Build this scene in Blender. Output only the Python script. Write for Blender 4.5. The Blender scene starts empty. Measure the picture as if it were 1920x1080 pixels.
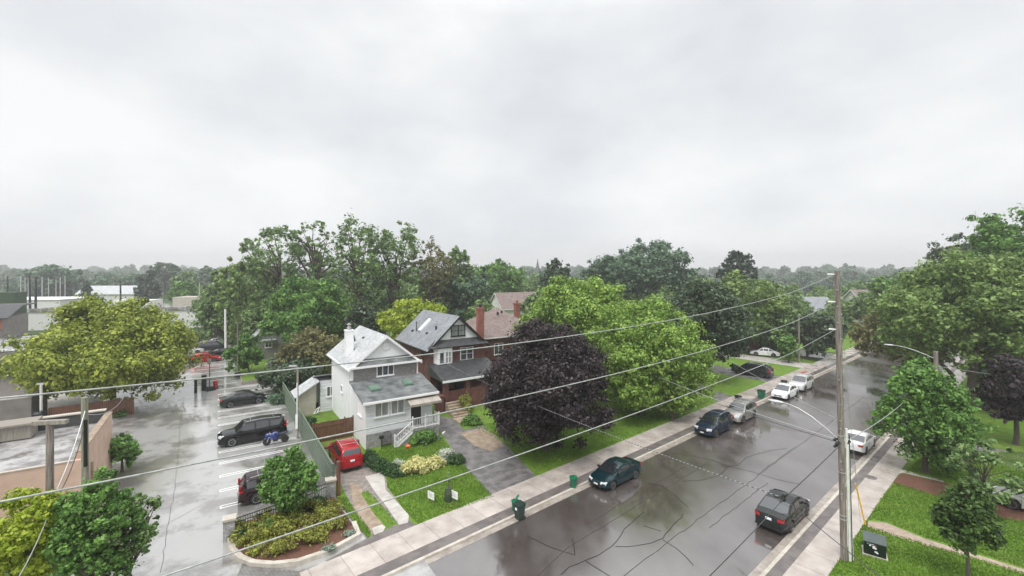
import bpy, bmesh, math, random
import numpy as np
from mathutils import Vector, Matrix

# ------------------------------------------------------------------ camera, sky, sun, exposure
SC = bpy.context.scene
COL = SC.collection
R = math.radians
HCAM = 15.0
cam_d = bpy.data.cameras.new('camera')
cam = bpy.data.objects.new('camera', cam_d)
COL.objects.link(cam)
cam.location = (0, 0, HCAM)
cam.rotation_euler = (R(90), 0, 0)
cam_d.sensor_width = 36.0
cam_d.lens = 830.0 / 1920.0 * 36.0
cam_d.shift_y = -32.0 / 1920.0
cam_d.clip_start = 0.1
cam_d.clip_end = 6000.0
SC.camera = cam
SC.view_settings.view_transform = 'Standard'
SC.view_settings.look = 'None'
SC.view_settings.gamma = 1.0
SC.view_settings.exposure = 0.66

SUN_EL, SUN_ROT = R(58), R(200)
world = bpy.data.worlds.new("World")
SC.world = world
world.use_nodes = True
nt = world.node_tree
nt.nodes.clear()
def wn(t, **k):
    n = nt.nodes.new(t)
    for a, b in k.items():
        setattr(n, a, b)
    return n
wout = wn('ShaderNodeOutputWorld')
sky = wn('ShaderNodeTexSky', sky_type='NISHITA')
sky.sun_disc = False
sky.sun_elevation = SUN_EL
sky.sun_rotation = SUN_ROT
bg1 = wn('ShaderNodeBackground'); bg1.inputs[1].default_value = 0.05
nt.links.new(sky.outputs[0], bg1.inputs[0])
tc = wn('ShaderNodeTexCoord')
sep = wn('ShaderNodeSeparateXYZ'); nt.links.new(tc.outputs['Generated'], sep.inputs[0])
mp = wn('ShaderNodeMapping'); mp.inputs['Scale'].default_value = (1.0, 1.0, 1.9)
mp.inputs['Location'].default_value = (3.1, 0.4, 1.7)
nt.links.new(tc.outputs['Generated'], mp.inputs[0])
nz = wn('ShaderNodeTexNoise'); nz.inputs['Scale'].default_value = 2.1; nz.inputs['Detail'].default_value = 6; nz.inputs['Roughness'].default_value = 0.52
nt.links.new(mp.outputs[0], nz.inputs['Vector'])
cr = wn('ShaderNodeValToRGB')
cr.color_ramp.elements[0].position = 0.36; cr.color_ramp.elements[0].color = (0.51, 0.525, 0.548, 1)
cr.color_ramp.elements[1].position = 0.64; cr.color_ramp.elements[1].color = (0.66, 0.668, 0.67, 1)
nt.links.new(nz.outputs[0], cr.inputs[0])
# cloud layer is paler right above the horizon and much brighter overhead (overcast sky)
el = wn('ShaderNodeValToRGB')
e = el.color_ramp.elements
e[0].position = 0.0; e[0].color = (1.10, 1.10, 1.10, 1)
e[1].position = 0.12; e[1].color = (1.02, 1.02, 1.02, 1)
for p, v in ((0.28, 0.97), (0.50, 0.98), (0.66, 1.6), (1.0, 2.5)):
    q = e.new(p); q.color = (v, v, v, 1)
nt.links.new(sep.outputs[2], el.inputs[0])
mul = wn('ShaderNodeMix', data_type='RGBA', blend_type='MULTIPLY'); mul.inputs[0].default_value = 1.0
nt.links.new(cr.outputs[0], mul.inputs[6]); nt.links.new(el.outputs[0], mul.inputs[7])
bg2 = wn('ShaderNodeBackground'); bg2.inputs[1].default_value = 1.0
nt.links.new(mul.outputs[2], bg2.inputs[0])
mx = wn('ShaderNodeMixShader'); mx.inputs[0].default_value = 0.94
nt.links.new(bg1.outputs[0], mx.inputs[1]); nt.links.new(bg2.outputs[0], mx.inputs[2])
nt.links.new(mx.outputs[0], wout.inputs[0])

sun_d = bpy.data.lights.new('sun', 'SUN'); sun_d.energy = 1.5; sun_d.angle = R(18); sun_d.color = (1.0, 0.97, 0.93)
sun = bpy.data.objects.new('sun', sun_d); COL.objects.link(sun)
sun.rotation_euler = (R(90) - SUN_EL, 0, R(-20))

# ------------------------------------------------------------------ helpers
F = 830.0
def G(px, py, h=0.0):
    """ground (or height h) point seen at photo pixel px,py"""
    Z = F * (HCAM - h) / (py - 508.0)
    return Vector(((px - 960.0) / F * Z, Z, h))
def PZ(px, py, Z):
    return Vector(((px - 960.0) / F * Z, Z, HCAM - (py - 508.0) / F * Z))
LOT = R(33.8)
def AB(a, b, h=0.0):
    c, s = math.cos(LOT), math.sin(LOT)
    return Vector((a * c - b * s, a * s + b * c, h))
ROAD = R(40)
US, UC = math.cos(ROAD), math.sin(ROAD)
def ST(s, t, h=0.0):
    t = t - 20.5
    return Vector((s * US + t * UC, s * UC - t * US, h))

def tag(o, label=None, cat=None, group=None, kind=None):
    if label: o['label'] = label
    if cat: o['category'] = cat
    if group: o['group'] = group
    if kind: o['kind'] = kind
    return o
def empty(name, loc, rz=0.0, label=None, cat=None, group=None):
    o = bpy.data.objects.new(name, None)
    o.empty_display_size = 0.3
    COL.objects.link(o)
    o.location = loc; o.rotation_euler = (0, 0, rz)
    return tag(o, label, cat, group)

class MB:
    def __init__(s):
        s.v = []; s.f = []; s.m = []; s.M = None
    def add(s, vs, fs, mi=0):
        n = len(s.v)
        if s.M is not None:
            vs = [tuple(s.M @ Vector(p)) for p in vs]
        s.v += [tuple(p) for p in vs]
        for f in fs:
            s.f.append([n + i for i in f]); s.m.append(mi)
        return s
    def box(s, x0, x1, y0, y1, z0, z1, mi=0):
        return s.add([(x0,y0,z0),(x1,y0,z0),(x1,y1,z0),(x0,y1,z0),(x0,y0,z1),(x1,y0,z1),(x1,y1,z1),(x0,y1,z1)],
                     [(0,3,2,1),(4,5,6,7),(0,1,5,4),(1,2,6,5),(2,3,7,6),(3,0,4,7)], mi)
    def face(s, pts, mi=0):
        return s.add(pts, [tuple(range(len(pts)))], mi)
    def slab(s, pts, th, mi=0):
        """flat polygon (3D points) given thickness th downward"""
        n = len(pts)
        vs = list(pts) + [(p[0], p[1], p[2] - th) for p in pts]
        fs = [tuple(range(n)), tuple(range(2 * n - 1, n - 1, -1))] + [(i, i + n, (i + 1) % n + n, (i + 1) % n) for i in range(n)]
        return s.add(vs, fs, mi)
    def prism(s, pts, z0, z1, mi=0):
        return s.slab([(p[0], p[1], z1) for p in pts], z1 - z0, mi)
    def tube(s, pts, rad, n=8, mi=0, cap=True):
        pts = [Vector(p) for p in pts]
        if not hasattr(rad, '__len__'): rad = [rad] * len(pts)
        vs = []; fs = []
        for i, p in enumerate(pts):
            d = (pts[min(i + 1, len(pts) - 1)] - pts[max(i - 1, 0)])
            if d.length < 1e-9: d = Vector((0, 0, 1))
            d.normalize()
            a = Vector((0, 0, 1)) if abs(d.z) < 0.9 else Vector((1, 0, 0))
            u = d.cross(a).normalized(); w = d.cross(u)
            for k in range(n):
                t = 2 * math.pi * k / n
                vs.append(p + (u * math.cos(t) + w * math.sin(t)) * rad[i])
        for i in range(len(pts) - 1):
            for k in range(n):
                fs.append((i * n + k, i * n + (k + 1) % n, (i + 1) * n + (k + 1) % n, (i + 1) * n + k))
        if cap:
            fs.append(tuple(range(n - 1, -1, -1))); fs.append(tuple((len(pts) - 1) * n + k for k in range(n)))
        return s.add(vs, fs, mi)
    def lathe(s, prof, axis='z', c=(0, 0, 0), n=16, mi=0):
        """prof: list of (r, h)"""
        vs = []; fs = []
        for r, h in prof:
            for k in range(n):
                t = 2 * math.pi * k / n
                p = (r * math.cos(t), r * math.sin(t), h)
                if axis == 'y': p = (p[0], p[2], p[1])
                if axis == 'x': p = (p[2], p[0], p[1])
                vs.append((p[0] + c[0], p[1] + c[1], p[2] + c[2]))
        for i in range(len(prof) - 1):
            for k in range(n):
                fs.append((i * n + k, i * n + (k + 1) % n, (i + 1) * n + (k + 1) % n, (i + 1) * n + k))
        fs.append(tuple(range(n - 1, -1, -1))); fs.append(tuple((len(prof) - 1) * n + k for k in range(n)))
        return s.add(vs, fs, mi)
    def build(s, name, mat, parent=None, loc=None, rz=None, smooth=None, bevel=0):
        me = bpy.data.meshes.new(name)
        me.from_pydata(s.v, [], s.f)
        mats = mat if isinstance(mat, (list, tuple)) else [mat]
        for m in mats: me.materials.append(m)
        if len(mats) > 1:
            me.polygons.foreach_set('material_index', s.m)
        bm = bmesh.new(); bm.from_mesh(me)
        bmesh.ops.recalc_face_normals(bm, faces=bm.faces)
        bm.to_mesh(me); bm.free()
        if smooth:
            me.polygons.foreach_set('use_smooth', [True] * len(me.polygons))
            me.set_sharp_from_angle(angle=R(smooth))
        me.update()
        o = bpy.data.objects.new(name, me)
        COL.objects.link(o)
        if parent is not None: o.parent = parent
        if loc is not None: o.location = loc
        if rz is not None: o.rotation_euler = (0, 0, rz)
        if bevel:
            b = o.modifiers.new('bevel', 'BEVEL'); b.width = bevel; b.segments = 2; b.limit_method = 'ANGLE'; b.angle_limit = R(40)
        return o

# ------------------------------------------------------------------ materials
def mat(name, c1, c2=None, rough=0.7, nscale=3.0, bump=0.0, bscale=20.0, metal=0.0, spec=0.5, coat=0.0, detail=4, lo=0.35, hi=0.65, rough2=None, pattern=None, pcol=None, psize=(1, 1), pmortar=0.02, ior=None, stretch=None, trans=0.0):
    m = bpy.data.materials.new(name); m.use_nodes = True
    t = m.node_tree; b = t.nodes['Principled BSDF']; L = t.links.new
    b.inputs['Metallic'].default_value = metal
    b.inputs['Roughness'].default_value = rough
    b.inputs['Specular IOR Level'].default_value = spec
    if ior: b.inputs['IOR'].default_value = ior
    if coat:
        b.inputs['Coat Weight'].default_value = coat; b.inputs['Coat Roughness'].default_value = 0.04
    tc = t.nodes.new('ShaderNodeTexCoord')
    vec = tc.outputs['Object']
    if stretch:
        mp = t.nodes.new('ShaderNodeMapping'); mp.inputs['Scale'].default_value = stretch
        L(vec, mp.inputs[0]); vec = mp.outputs[0]
    nz = t.nodes.new('ShaderNodeTexNoise'); nz.inputs['Scale'].default_value = nscale; nz.inputs['Detail'].default_value = detail
    nz.inputs['Roughness'].default_value = 0.6
    L(vec, nz.inputs['Vector'])
    cr = t.nodes.new('ShaderNodeValToRGB')
    cr.color_ramp.elements[0].position = lo; cr.color_ramp.elements[1].position = hi
    cr.color_ramp.elements[0].color = (*c1, 1)
    cr.color_ramp.elements[1].color = (*(c2 if c2 else [min(1, x * 1.18) for x in c1]), 1)
    L(nz.outputs[0], cr.inputs[0])
    col = cr.outputs[0]
    hgt = None
    if pattern:
        sp = t.nodes.new('ShaderNodeSeparateXYZ'); L(tc.outputs['Object'], sp.inputs[0])
        ad = t.nodes.new('ShaderNodeMath'); ad.operation = 'ADD'; L(sp.outputs[0], ad.inputs[0]); L(sp.outputs[1], ad.inputs[1])
        cb = t.nodes.new('ShaderNodeCombineXYZ')
        if pattern == 'flat':
            L(sp.outputs[0], cb.inputs[0]); L(sp.outputs[1], cb.inputs[1])
        else:
            L(ad.outputs[0], cb.inputs[0]); L(sp.outputs[2], cb.inputs[1])
        br = t.nodes.new('ShaderNodeTexBrick')
        br.inputs['Scale'].default_value = 1.0
        br.inputs['Brick Width'].default_value = psize[0]; br.inputs['Row Height'].default_value = psize[1]
        br.inputs['Mortar Size'].default_value = pmortar; br.inputs['Mortar Smooth'].default_value = 0.2
        br.inputs['Color1'].default_value = (1, 1, 1, 1); br.inputs['Color2'].default_value = (0.72, 0.72, 0.72, 1)
        pc = pcol if pcol else (0.5, 0.5, 0.5)
        br.inputs['Mortar'].default_value = (*pc, 1)
        L(cb.outputs[0], br.inputs['Vector'])
        mm = t.nodes.new('ShaderNodeMix'); mm.data_type = 'RGBA'; mm.blend_type = 'MULTIPLY'; mm.inputs[0].default_value = 1
        L(col, mm.inputs[6]); L(br.outputs['Color'], mm.inputs[7]); col = mm.outputs[2]
        hgt = br.outputs['Fac']
    L(col, b.inputs['Base Color'])
    if rough2 is not None:
        n2 = t.nodes.new('ShaderNodeTexNoise'); n2.inputs['Scale'].default_value = nscale * 0.6; n2.inputs['Detail'].default_value = 3
        L(vec, n2.inputs['Vector'])
        mr = t.nodes.new('ShaderNodeMapRange'); mr.inputs['From Min'].default_value = 0.4; mr.inputs['From Max'].default_value = 0.6
        mr.inputs['To Min'].default_value = rough; mr.inputs['To Max'].default_value = rough2
        L(n2.outputs[0], mr.inputs[0]); L(mr.outputs[0], b.inputs['Roughness'])
    if bump or hgt is not None:
        bp = t.nodes.new('ShaderNodeBump'); bp.inputs['Strength'].default_value = min(1, bump if bump else 0.3); bp.inputs['Distance'].default_value = 0.02
        if hgt is not None:
            iv = t.nodes.new('ShaderNodeMath'); iv.operation = 'SUBTRACT'; iv.inputs[0].default_value = 1.0
            L(hgt, iv.inputs[1]); L(iv.outputs[0], bp.inputs['Height'])
        else:
            n3 = t.nodes.new('ShaderNodeTexNoise'); n3.inputs['Scale'].default_value = bscale; n3.inputs['Detail'].default_value = 4
            L(vec, n3.inputs['Vector']); L(n3.outputs[0], bp.inputs['Height'])
        L(bp.outputs[0], b.inputs['Normal'])
    return m

def wet_mat(name, dry, damp, scale, pud_lo, pud_hi, r_wet, r_dry, ior=1.45, fine=60.0, stain=(0.4, 0.6), stretch=None):
    """wet paving: large noise decides standing film (smooth) against damp (rougher) areas; fine grain bump fades under the film"""
    m = bpy.data.materials.new(name); m.use_nodes = True
    t = m.node_tree; b = t.nodes['Principled BSDF']; L = t.links.new
    tc = t.nodes.new('ShaderNodeTexCoord'); vec = tc.outputs['Object']
    if stretch:
        mp = t.nodes.new('ShaderNodeMapping'); mp.inputs['Scale'].default_value = stretch; L(vec, mp.inputs[0]); vec = mp.outputs[0]
    def noise(sc, det=4, rg=0.55, off=0):
        n = t.nodes.new('ShaderNodeTexNoise'); n.inputs['Scale'].default_value = sc; n.inputs['Detail'].default_value = det; n.inputs['Roughness'].default_value = rg
        L(vec, n.inputs['Vector']); return n.outputs[0]
    def rng(src, a, b_, c, d):
        n = t.nodes.new('ShaderNodeMapRange'); n.interpolation_type = 'SMOOTHSTEP'
        for i, v in enumerate((a, b_, c, d)): n.inputs[i + 1].default_value = v
        L(src, n.inputs[0]); return n.outputs[0]
    big = noise(scale, 4, 0.6)
    pud = rng(big, pud_lo, pud_hi, 0, 1)
    st = noise(scale * 2.7, 6, 0.65)
    mixc = t.nodes.new('ShaderNodeMix'); mixc.data_type = 'RGBA'
    L(rng(st, stain[0], stain[1], 0, 1), mixc.inputs[0]); mixc.inputs[6].default_value = (*dry, 1); mixc.inputs[7].default_value = (*damp, 1)
    g = noise(fine * 1.5, 2, 0.7)
    mg = t.nodes.new('ShaderNodeMix'); mg.data_type = 'RGBA'; mg.blend_type = 'MULTIPLY'; mg.inputs[0].default_value = 1
    gm = t.nodes.new('ShaderNodeMapRange'); gm.inputs[3].default_value = 0.7; gm.inputs[4].default_value = 1.3; L(g, gm.inputs[0])
    L(mixc.outputs[2], mg.inputs[6]); L(gm.outputs[0], mg.inputs[7])
    L(mg.outputs[2], b.inputs['Base Color'])
    L(rng(pud, 0, 1, r_dry, r_wet), b.inputs['Roughness'])
    b.inputs['IOR'].default_value = ior
    bp = t.nodes.new('ShaderNodeBump'); bp.inputs['Distance'].default_value = 0.006
    L(rng(pud, 0, 1, 0.55, 0.03), bp.inputs['Strength']); L(noise(fine, 3), bp.inputs['Height'])
    L(bp.outputs[0], b.inputs['Normal'])
    return m

def leaf_mat(name, dark, light, trans=0.28, rough=0.38):
    m = bpy.data.materials.new(name); m.use_nodes = True
    t = m.node_tree; b = t.nodes['Principled BSDF']; L = t.links.new
    at = t.nodes.new('ShaderNodeAttribute'); at.attribute_name = 'tone'
    mixc = t.nodes.new('ShaderNodeMix'); mixc.data_type = 'RGBA'
    mixc.inputs[6].default_value = (*dark, 1); mixc.inputs[7].default_value = (*light, 1)
    L(at.outputs['Fac'], mixc.inputs[0])
    L(mixc.outputs[2], b.inputs['Base Color'])
    b.inputs['Roughness'].default_value = rough
    b.inputs['Specular IOR Level'].default_value = 0.22
    tr = t.nodes.new('ShaderNodeBsdfTranslucent'); L(mixc.outputs[2], tr.inputs[0])
    ms = t.nodes.new('ShaderNodeMixShader'); ms.inputs[0].default_value = trans
    L(b.outputs[0], ms.inputs[1]); L(tr.outputs[0], ms.inputs[2])
    L(ms.outputs[0], t.nodes['Material Output'].inputs[0])
    return m

M = {}
M['asphalt'] = wet_mat('wet_asphalt_road', (0.066, 0.053, 0.048), (0.11, 0.096, 0.09), 0.16, 0.40, 0.62, 0.05, 0.24, 3.2, 45, (0.35, 0.65), (1.0, 0.5, 1.0))
M['lot'] = wet_mat('wet_lot_paving', (0.36, 0.355, 0.345), (0.20, 0.19, 0.18), 0.085, 0.33, 0.56, 0.03, 0.16, 3.0, 40, (0.46, 0.58))
M['strip'] = wet_mat('boulevard_asphalt', (0.12, 0.105, 0.10), (0.17, 0.15, 0.14), 0.4, 0.45, 0.7, 0.10, 0.42, 1.45)
M['drive'] = wet_mat('old_asphalt_drive', (0.12, 0.115, 0.112), (0.20, 0.19, 0.185), 0.5, 0.45, 0.7, 0.15, 0.45, 1.45)
def slabs(name, c1, c2, r1, r2, width, height):
    m = mat(name, c1, c2, rough=r1, rough2=r2, nscale=0.9, detail=6, lo=0.3, hi=0.7, pattern='flat', psize=(width, height), pmortar=0.012, pcol=(0.35, 0.33, 0.3), bump=0.25)
    for n in m.node_tree.nodes:
        if n.type == 'TEX_BRICK':
            n.offset = 0.0; n.inputs['Color2'].default_value = (0.88, 0.88, 0.88, 1)
    return m
M['walk'] = slabs('wet_sidewalk', (0.34, 0.295, 0.262), (0.56, 0.505, 0.46), 0.12, 0.45, 1.6, 50)
M['kerb'] = mat('kerb_concrete', (0.40, 0.36, 0.30), (0.55, 0.51, 0.45), rough=0.5, nscale=2.5, bump=0.2, bscale=60)
M['gutter'] = mat('gutter_concrete', (0.24, 0.205, 0.175), (0.38, 0.34, 0.30), rough=0.15, rough2=0.45, nscale=1.5, bump=0.1, bscale=60)
M['paver'] = mat('unit_pavers', (0.16, 0.15, 0.145), (0.26, 0.25, 0.24), rough=0.3, nscale=2.0, pattern='flat', psize=(0.22, 0.11), pmortar=0.012, pcol=(0.35, 0.35, 0.35))
M['concrete'] = mat('worn_concrete', (0.36, 0.34, 0.31), (0.52, 0.49, 0.45), rough=0.6, nscale=1.5, bump=0.2, bscale=40)
M['gravel'] = mat('gravel_drive', (0.13, 0.115, 0.10), (0.30, 0.265, 0.235), rough=0.6, nscale=3.5, detail=10, bump=0.6, bscale=35, lo=.3, hi=.7)
M['gravelstrip'] = mat('gravel_path', (0.26, 0.20, 0.155), (0.44, 0.35, 0.28), rough=0.7, nscale=5, detail=10, bump=0.6, bscale=35)
M['mulch'] = mat('bark_mulch', (0.07, 0.03, 0.018), (0.19, 0.09, 0.055), rough=0.9, nscale=14, detail=8, bump=1, bscale=30)
M['dirt'] = mat('bare_earth', (0.22, 0.16, 0.11), (0.36, 0.29, 0.22), rough=0.8, nscale=2.2, detail=8, bump=0.4, bscale=25)
M['grass'] = mat('lawn_grass', (0.080, 0.155, 0.016), (0.15, 0.26, 0.035), rough=0.85, nscale=1.6, detail=9, bump=0.8, bscale=60, spec=0.2, lo=.32, hi=.68)
def _wear(m):
    t = m.node_tree; b = t.nodes['Principled BSDF']; L = t.links.new
    src = b.inputs['Base Color'].links[0].from_socket
    tc = t.nodes.new('ShaderNodeTexCoord'); n = t.nodes.new('ShaderNodeTexNoise'); n.inputs['Scale'].default_value = 0.55; n.inputs['Detail'].default_value = 7; n.inputs['Roughness'].default_value = .7
    L(tc.outputs['Object'], n.inputs['Vector'])
    mr = t.nodes.new('ShaderNodeMapRange'); mr.inputs[1].default_value = .48; mr.inputs[2].default_value = .68; mr.inputs[4].default_value = .55; L(n.outputs[0], mr.inputs[0])
    mx_ = t.nodes.new('ShaderNodeMix'); mx_.data_type = 'RGBA'; L(mr.outputs[0], mx_.inputs[0]); L(src, mx_.inputs[6]); mx_.inputs[7].default_value = (0.17, 0.165, 0.06, 1)
    L(mx_.outputs[2], b.inputs['Base Color'])
_wear(M['grass'])
M['terrain'] = mat('rough_ground', (0.035, 0.065, 0.02), (0.085, 0.12, 0.05), rough=0.9, nscale=0.05, detail=8, spec=0.2)
M['crack'] = mat('tar_seal', (0.022, 0.02, 0.019), rough=0.25)
M['joint'] = mat('paving_joint', (0.045, 0.04, 0.037), rough=0.4)
M['paint'] = mat('road_paint', (0.66, 0.66, 0.64), (0.82, 0.82, 0.80), rough=0.3, nscale=6)
M['white'] = mat('white_paint', (0.80, 0.80, 0.80), (0.86, 0.86, 0.86), rough=0.45)
M['siding'] = mat('white_siding', (0.78, 0.80, 0.83), (0.84, 0.86, 0.88), rough=0.5, nscale=0.8, pattern='wall', psize=(400, 0.13), pmortar=0.012, pcol=(0.62, 0.62, 0.64))
M['stucco'] = mat('white_stucco', (0.80, 0.81, 0.82), (0.86, 0.87, 0.88), rough=0.8, nscale=1.2, bump=0.25, bscale=50)
M['shake'] = mat('grey_shakes', (0.24, 0.225, 0.215), (0.42, 0.40, 0.385), rough=0.8, nscale=9, detail=6, pattern='wall', psize=(0.16, 0.14), pmortar=0.012, pcol=(0.5, 0.5, 0.5))
M['stone'] = mat('grey_stone_veneer', (0.30, 0.29, 0.285), (0.52, 0.51, 0.50), rough=0.8, nscale=4, pattern='wall', psize=(0.24, 0.11), pmortar=0.015, pcol=(0.55, 0.55, 0.55))
M['brick'] = mat('red_brick', (0.11, 0.042, 0.036), (0.19, 0.075, 0.062), rough=0.75, nscale=1.2, pattern='wall', psize=(0.24, 0.08), pmortar=0.01, pcol=(1.1, 1.2, 1.2))
M['chimbrick'] = mat('chimney_brick', (0.22, 0.075, 0.055), (0.34, 0.12, 0.085), rough=0.75, nscale=1.2, pattern='wall', psize=(0.24, 0.08), pmortar=0.01, pcol=(1.1, 1.2, 1.2))
M['roof_light'] = mat('pale_grey_shingle', (0.46, 0.475, 0.49), (0.60, 0.61, 0.62), rough=0.35, nscale=1.0, detail=8, pattern='wall', psize=(0.33, 0.10), pmortar=0.008, pcol=(0.7, 0.7, 0.7))
M['roof_grey'] = mat('blue_grey_shingle', (0.22, 0.232, 0.255), (0.31, 0.325, 0.345), rough=0.4, nscale=1.0, detail=8, pattern='wall', psize=(0.33, 0.10), pmortar=0.008, pcol=(0.7, 0.7, 0.7))
M['roof_worn'] = mat('weathered_dark_shingle', (0.085, 0.095, 0.095), (0.25, 0.26, 0.26), rough=0.45, nscale=1.1, detail=9, pattern='wall', psize=(0.33, 0.11), pmortar=0.008, pcol=(0.6, 0.6, 0.6))
M['roof_dark'] = mat('black_shingle', (0.035, 0.036, 0.038), (0.075, 0.077, 0.08), rough=0.5, nscale=2, pattern='wall', psize=(0.33, 0.10), pmortar=0.008, pcol=(0.6, 0.6, 0.6))
M['roof_brown'] = mat('brown_shingle', (0.17, 0.12, 0.105), (0.27, 0.20, 0.18), rough=0.5, nscale=1.5, detail=8, pattern='wall', psize=(0.33, 0.10), pmortar=0.008, pcol=(0.7, 0.7, 0.7))
M['black'] = mat('black_metal', (0.012, 0.012, 0.013), rough=0.35)
M['rubber'] = mat('tyre_rubber', (0.016, 0.016, 0.017), rough=0.6)
M['rim'] = mat('alloy_rim', (0.42, 0.43, 0.44), rough=0.25, metal=0.85)
M['glass'] = mat('dark_glass', (0.015, 0.018, 0.021), rough=0.02, spec=0.5, ior=2.1)
M['pane'] = mat('curtained_pane', (0.20, 0.21, 0.21), (0.36, 0.37, 0.37), rough=0.08, nscale=2.0, spec=0.7, stretch=(6, 6, 0.4))
M['panedark'] = mat('dark_pane', (0.035, 0.04, 0.045), (0.09, 0.10, 0.11), rough=0.05, nscale=3, spec=0.7)
M['wood_pole'] = mat('weathered_pole', (0.12, 0.094, 0.084), (0.31, 0.27, 0.245), rough=0.85, nscale=5, detail=8, bump=0.5, bscale=30, stretch=(3, 3, 0.25))
M['pole_green'] = mat('treated_pole', (0.17, 0.175, 0.125), (0.32, 0.31, 0.235), rough=0.85, nscale=5, detail=8, bump=0.5, bscale=30, stretch=(3, 3, 0.25))
M['wood_brown'] = mat('brown_fence_boards', (0.085, 0.035, 0.02), (0.21, 0.10, 0.06), rough=0.6, nscale=1.5, detail=6, stretch=(8, 8, 0.5))
M['wood_green'] = mat('green_fence_boards', (0.095, 0.13, 0.09), (0.15, 0.19, 0.14), rough=0.6, nscale=1.5, stretch=(8, 8, 0.5))
M['wood_grey'] = mat('old_grey_timber', (0.19, 0.17, 0.14), (0.32, 0.29, 0.25), rough=0.7, nscale=2, stretch=(8, 8, 0.5))
M['wire'] = mat('bare_cable', (0.27, 0.28, 0.275), (0.44, 0.45, 0.44), rough=0.4, nscale=8)
M['wiredark'] = mat('black_cable', (0.05, 0.05, 0.052), rough=0.5)
M['lampgrey'] = mat('galvanised', (0.45, 0.46, 0.46), (0.55, 0.56, 0.56), rough=0.35, metal=0.4)
M['conduit'] = mat('white_conduit', (0.68, 0.68, 0.66), rough=0.4)
M['yellow'] = mat('yellow_guard', (0.72, 0.42, 0.06), rough=0.4)
M['orange'] = mat('orange_plastic', (0.65, 0.13, 0.04), rough=0.4)
M['red'] = mat('red_plastic', (0.50, 0.02, 0.02), rough=0.35)
M['bin_green'] = mat('green_plastic', (0.006, 0.11, 0.055), (0.01, 0.15, 0.075), rough=0.35)
M['bin_dark'] = mat('dark_green_plastic', (0.010, 0.028, 0.020), rough=0.35)
M['box_green'] = mat('utility_box_green', (0.008, 0.015, 0.012), (0.013, 0.022, 0.018), rough=0.3, nscale=2)
M['box_top'] = mat('utility_box_lid', (0.045, 0.065, 0.062), (0.07, 0.09, 0.086), rough=0.22, nscale=2)
M['peach'] = mat('peach_stucco', (0.50, 0.345, 0.265), (0.60, 0.43, 0.335), rough=0.7, nscale=1.2, bump=0.1)
M['flatroof'] = wet_mat('wet_flat_roof', (0.40, 0.39, 0.385), (0.16, 0.15, 0.145), 0.35, 0.35, 0.6, 0.05, 0.3, 1.6)
M['greywall'] = mat('grey_rendered_wall', (0.17, 0.155, 0.145), (0.24, 0.22, 0.205), rough=0.8, nscale=0.8, detail=8)
M['blue'] = mat('turquoise_metal', (0.16, 0.45, 0.55), (0.20, 0.52, 0.62), rough=0.4)
M['blueroof'] = mat('pale_blue_sheet', (0.20, 0.30, 0.40), (0.27, 0.38, 0.48), rough=0.4)
M['palewall'] = mat('pale_render', (0.62, 0.62, 0.60), rough=0.7)
M['stripe'] = mat('rust_fascia', (0.42, 0.14, 0.08), rough=0.6)
M['blueplastic'] = mat('blue_fairing', (0.015, 0.03, 0.17), rough=0.15, coat=0.6)
M['headlight'] = mat('headlight_glass', (0.62, 0.64, 0.66), rough=0.08, coat=0.6)
M['taillight'] = mat('taillight_glass', (0.40, 0.012, 0.015), rough=0.1, coat=0.6)
M['amber'] = mat('amber_lens', (0.75, 0.28, 0.04), rough=0.1)
M['plate'] = mat('number_plate', (0.72, 0.74, 0.78), rough=0.4)
M['beige'] = mat('beige_block', (0.38, 0.35, 0.29), (0.46, 0.43, 0.36), rough=0.8, nscale=2)
M['awning'] = mat('tan_awning', (0.30, 0.265, 0.225), (0.42, 0.38, 0.33), rough=0.6, nscale=1, stretch=(10, 0.5, 0.5))
M['skylight'] = mat('green_skylight', (0.12, 0.19, 0.145), (0.15, 0.23, 0.175), rough=0.3)
M['ivy'] = mat('ivy_block', (0.03, 0.06, 0.03), (0.06, 0.10, 0.05), rough=0.9, nscale=3, bump=1)
def paint(name, c, metal=0.3):
    m = mat(name, c, [x * 1.06 for x in c], rough=0.22, metal=metal, coat=0.35, nscale=1.0, spec=0.3)
    return m
M['bark'] = mat('tree_bark', (0.055, 0.045, 0.036), (0.13, 0.105, 0.085), rough=0.9, nscale=6, detail=6, bump=0.5, bscale=20, stretch=(3, 3, 0.6))
M['barkpale'] = mat('grey_tree_bark', (0.10, 0.09, 0.078), (0.21, 0.19, 0.165), rough=0.9, nscale=6, detail=6, stretch=(3, 3, 0.6))
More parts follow.
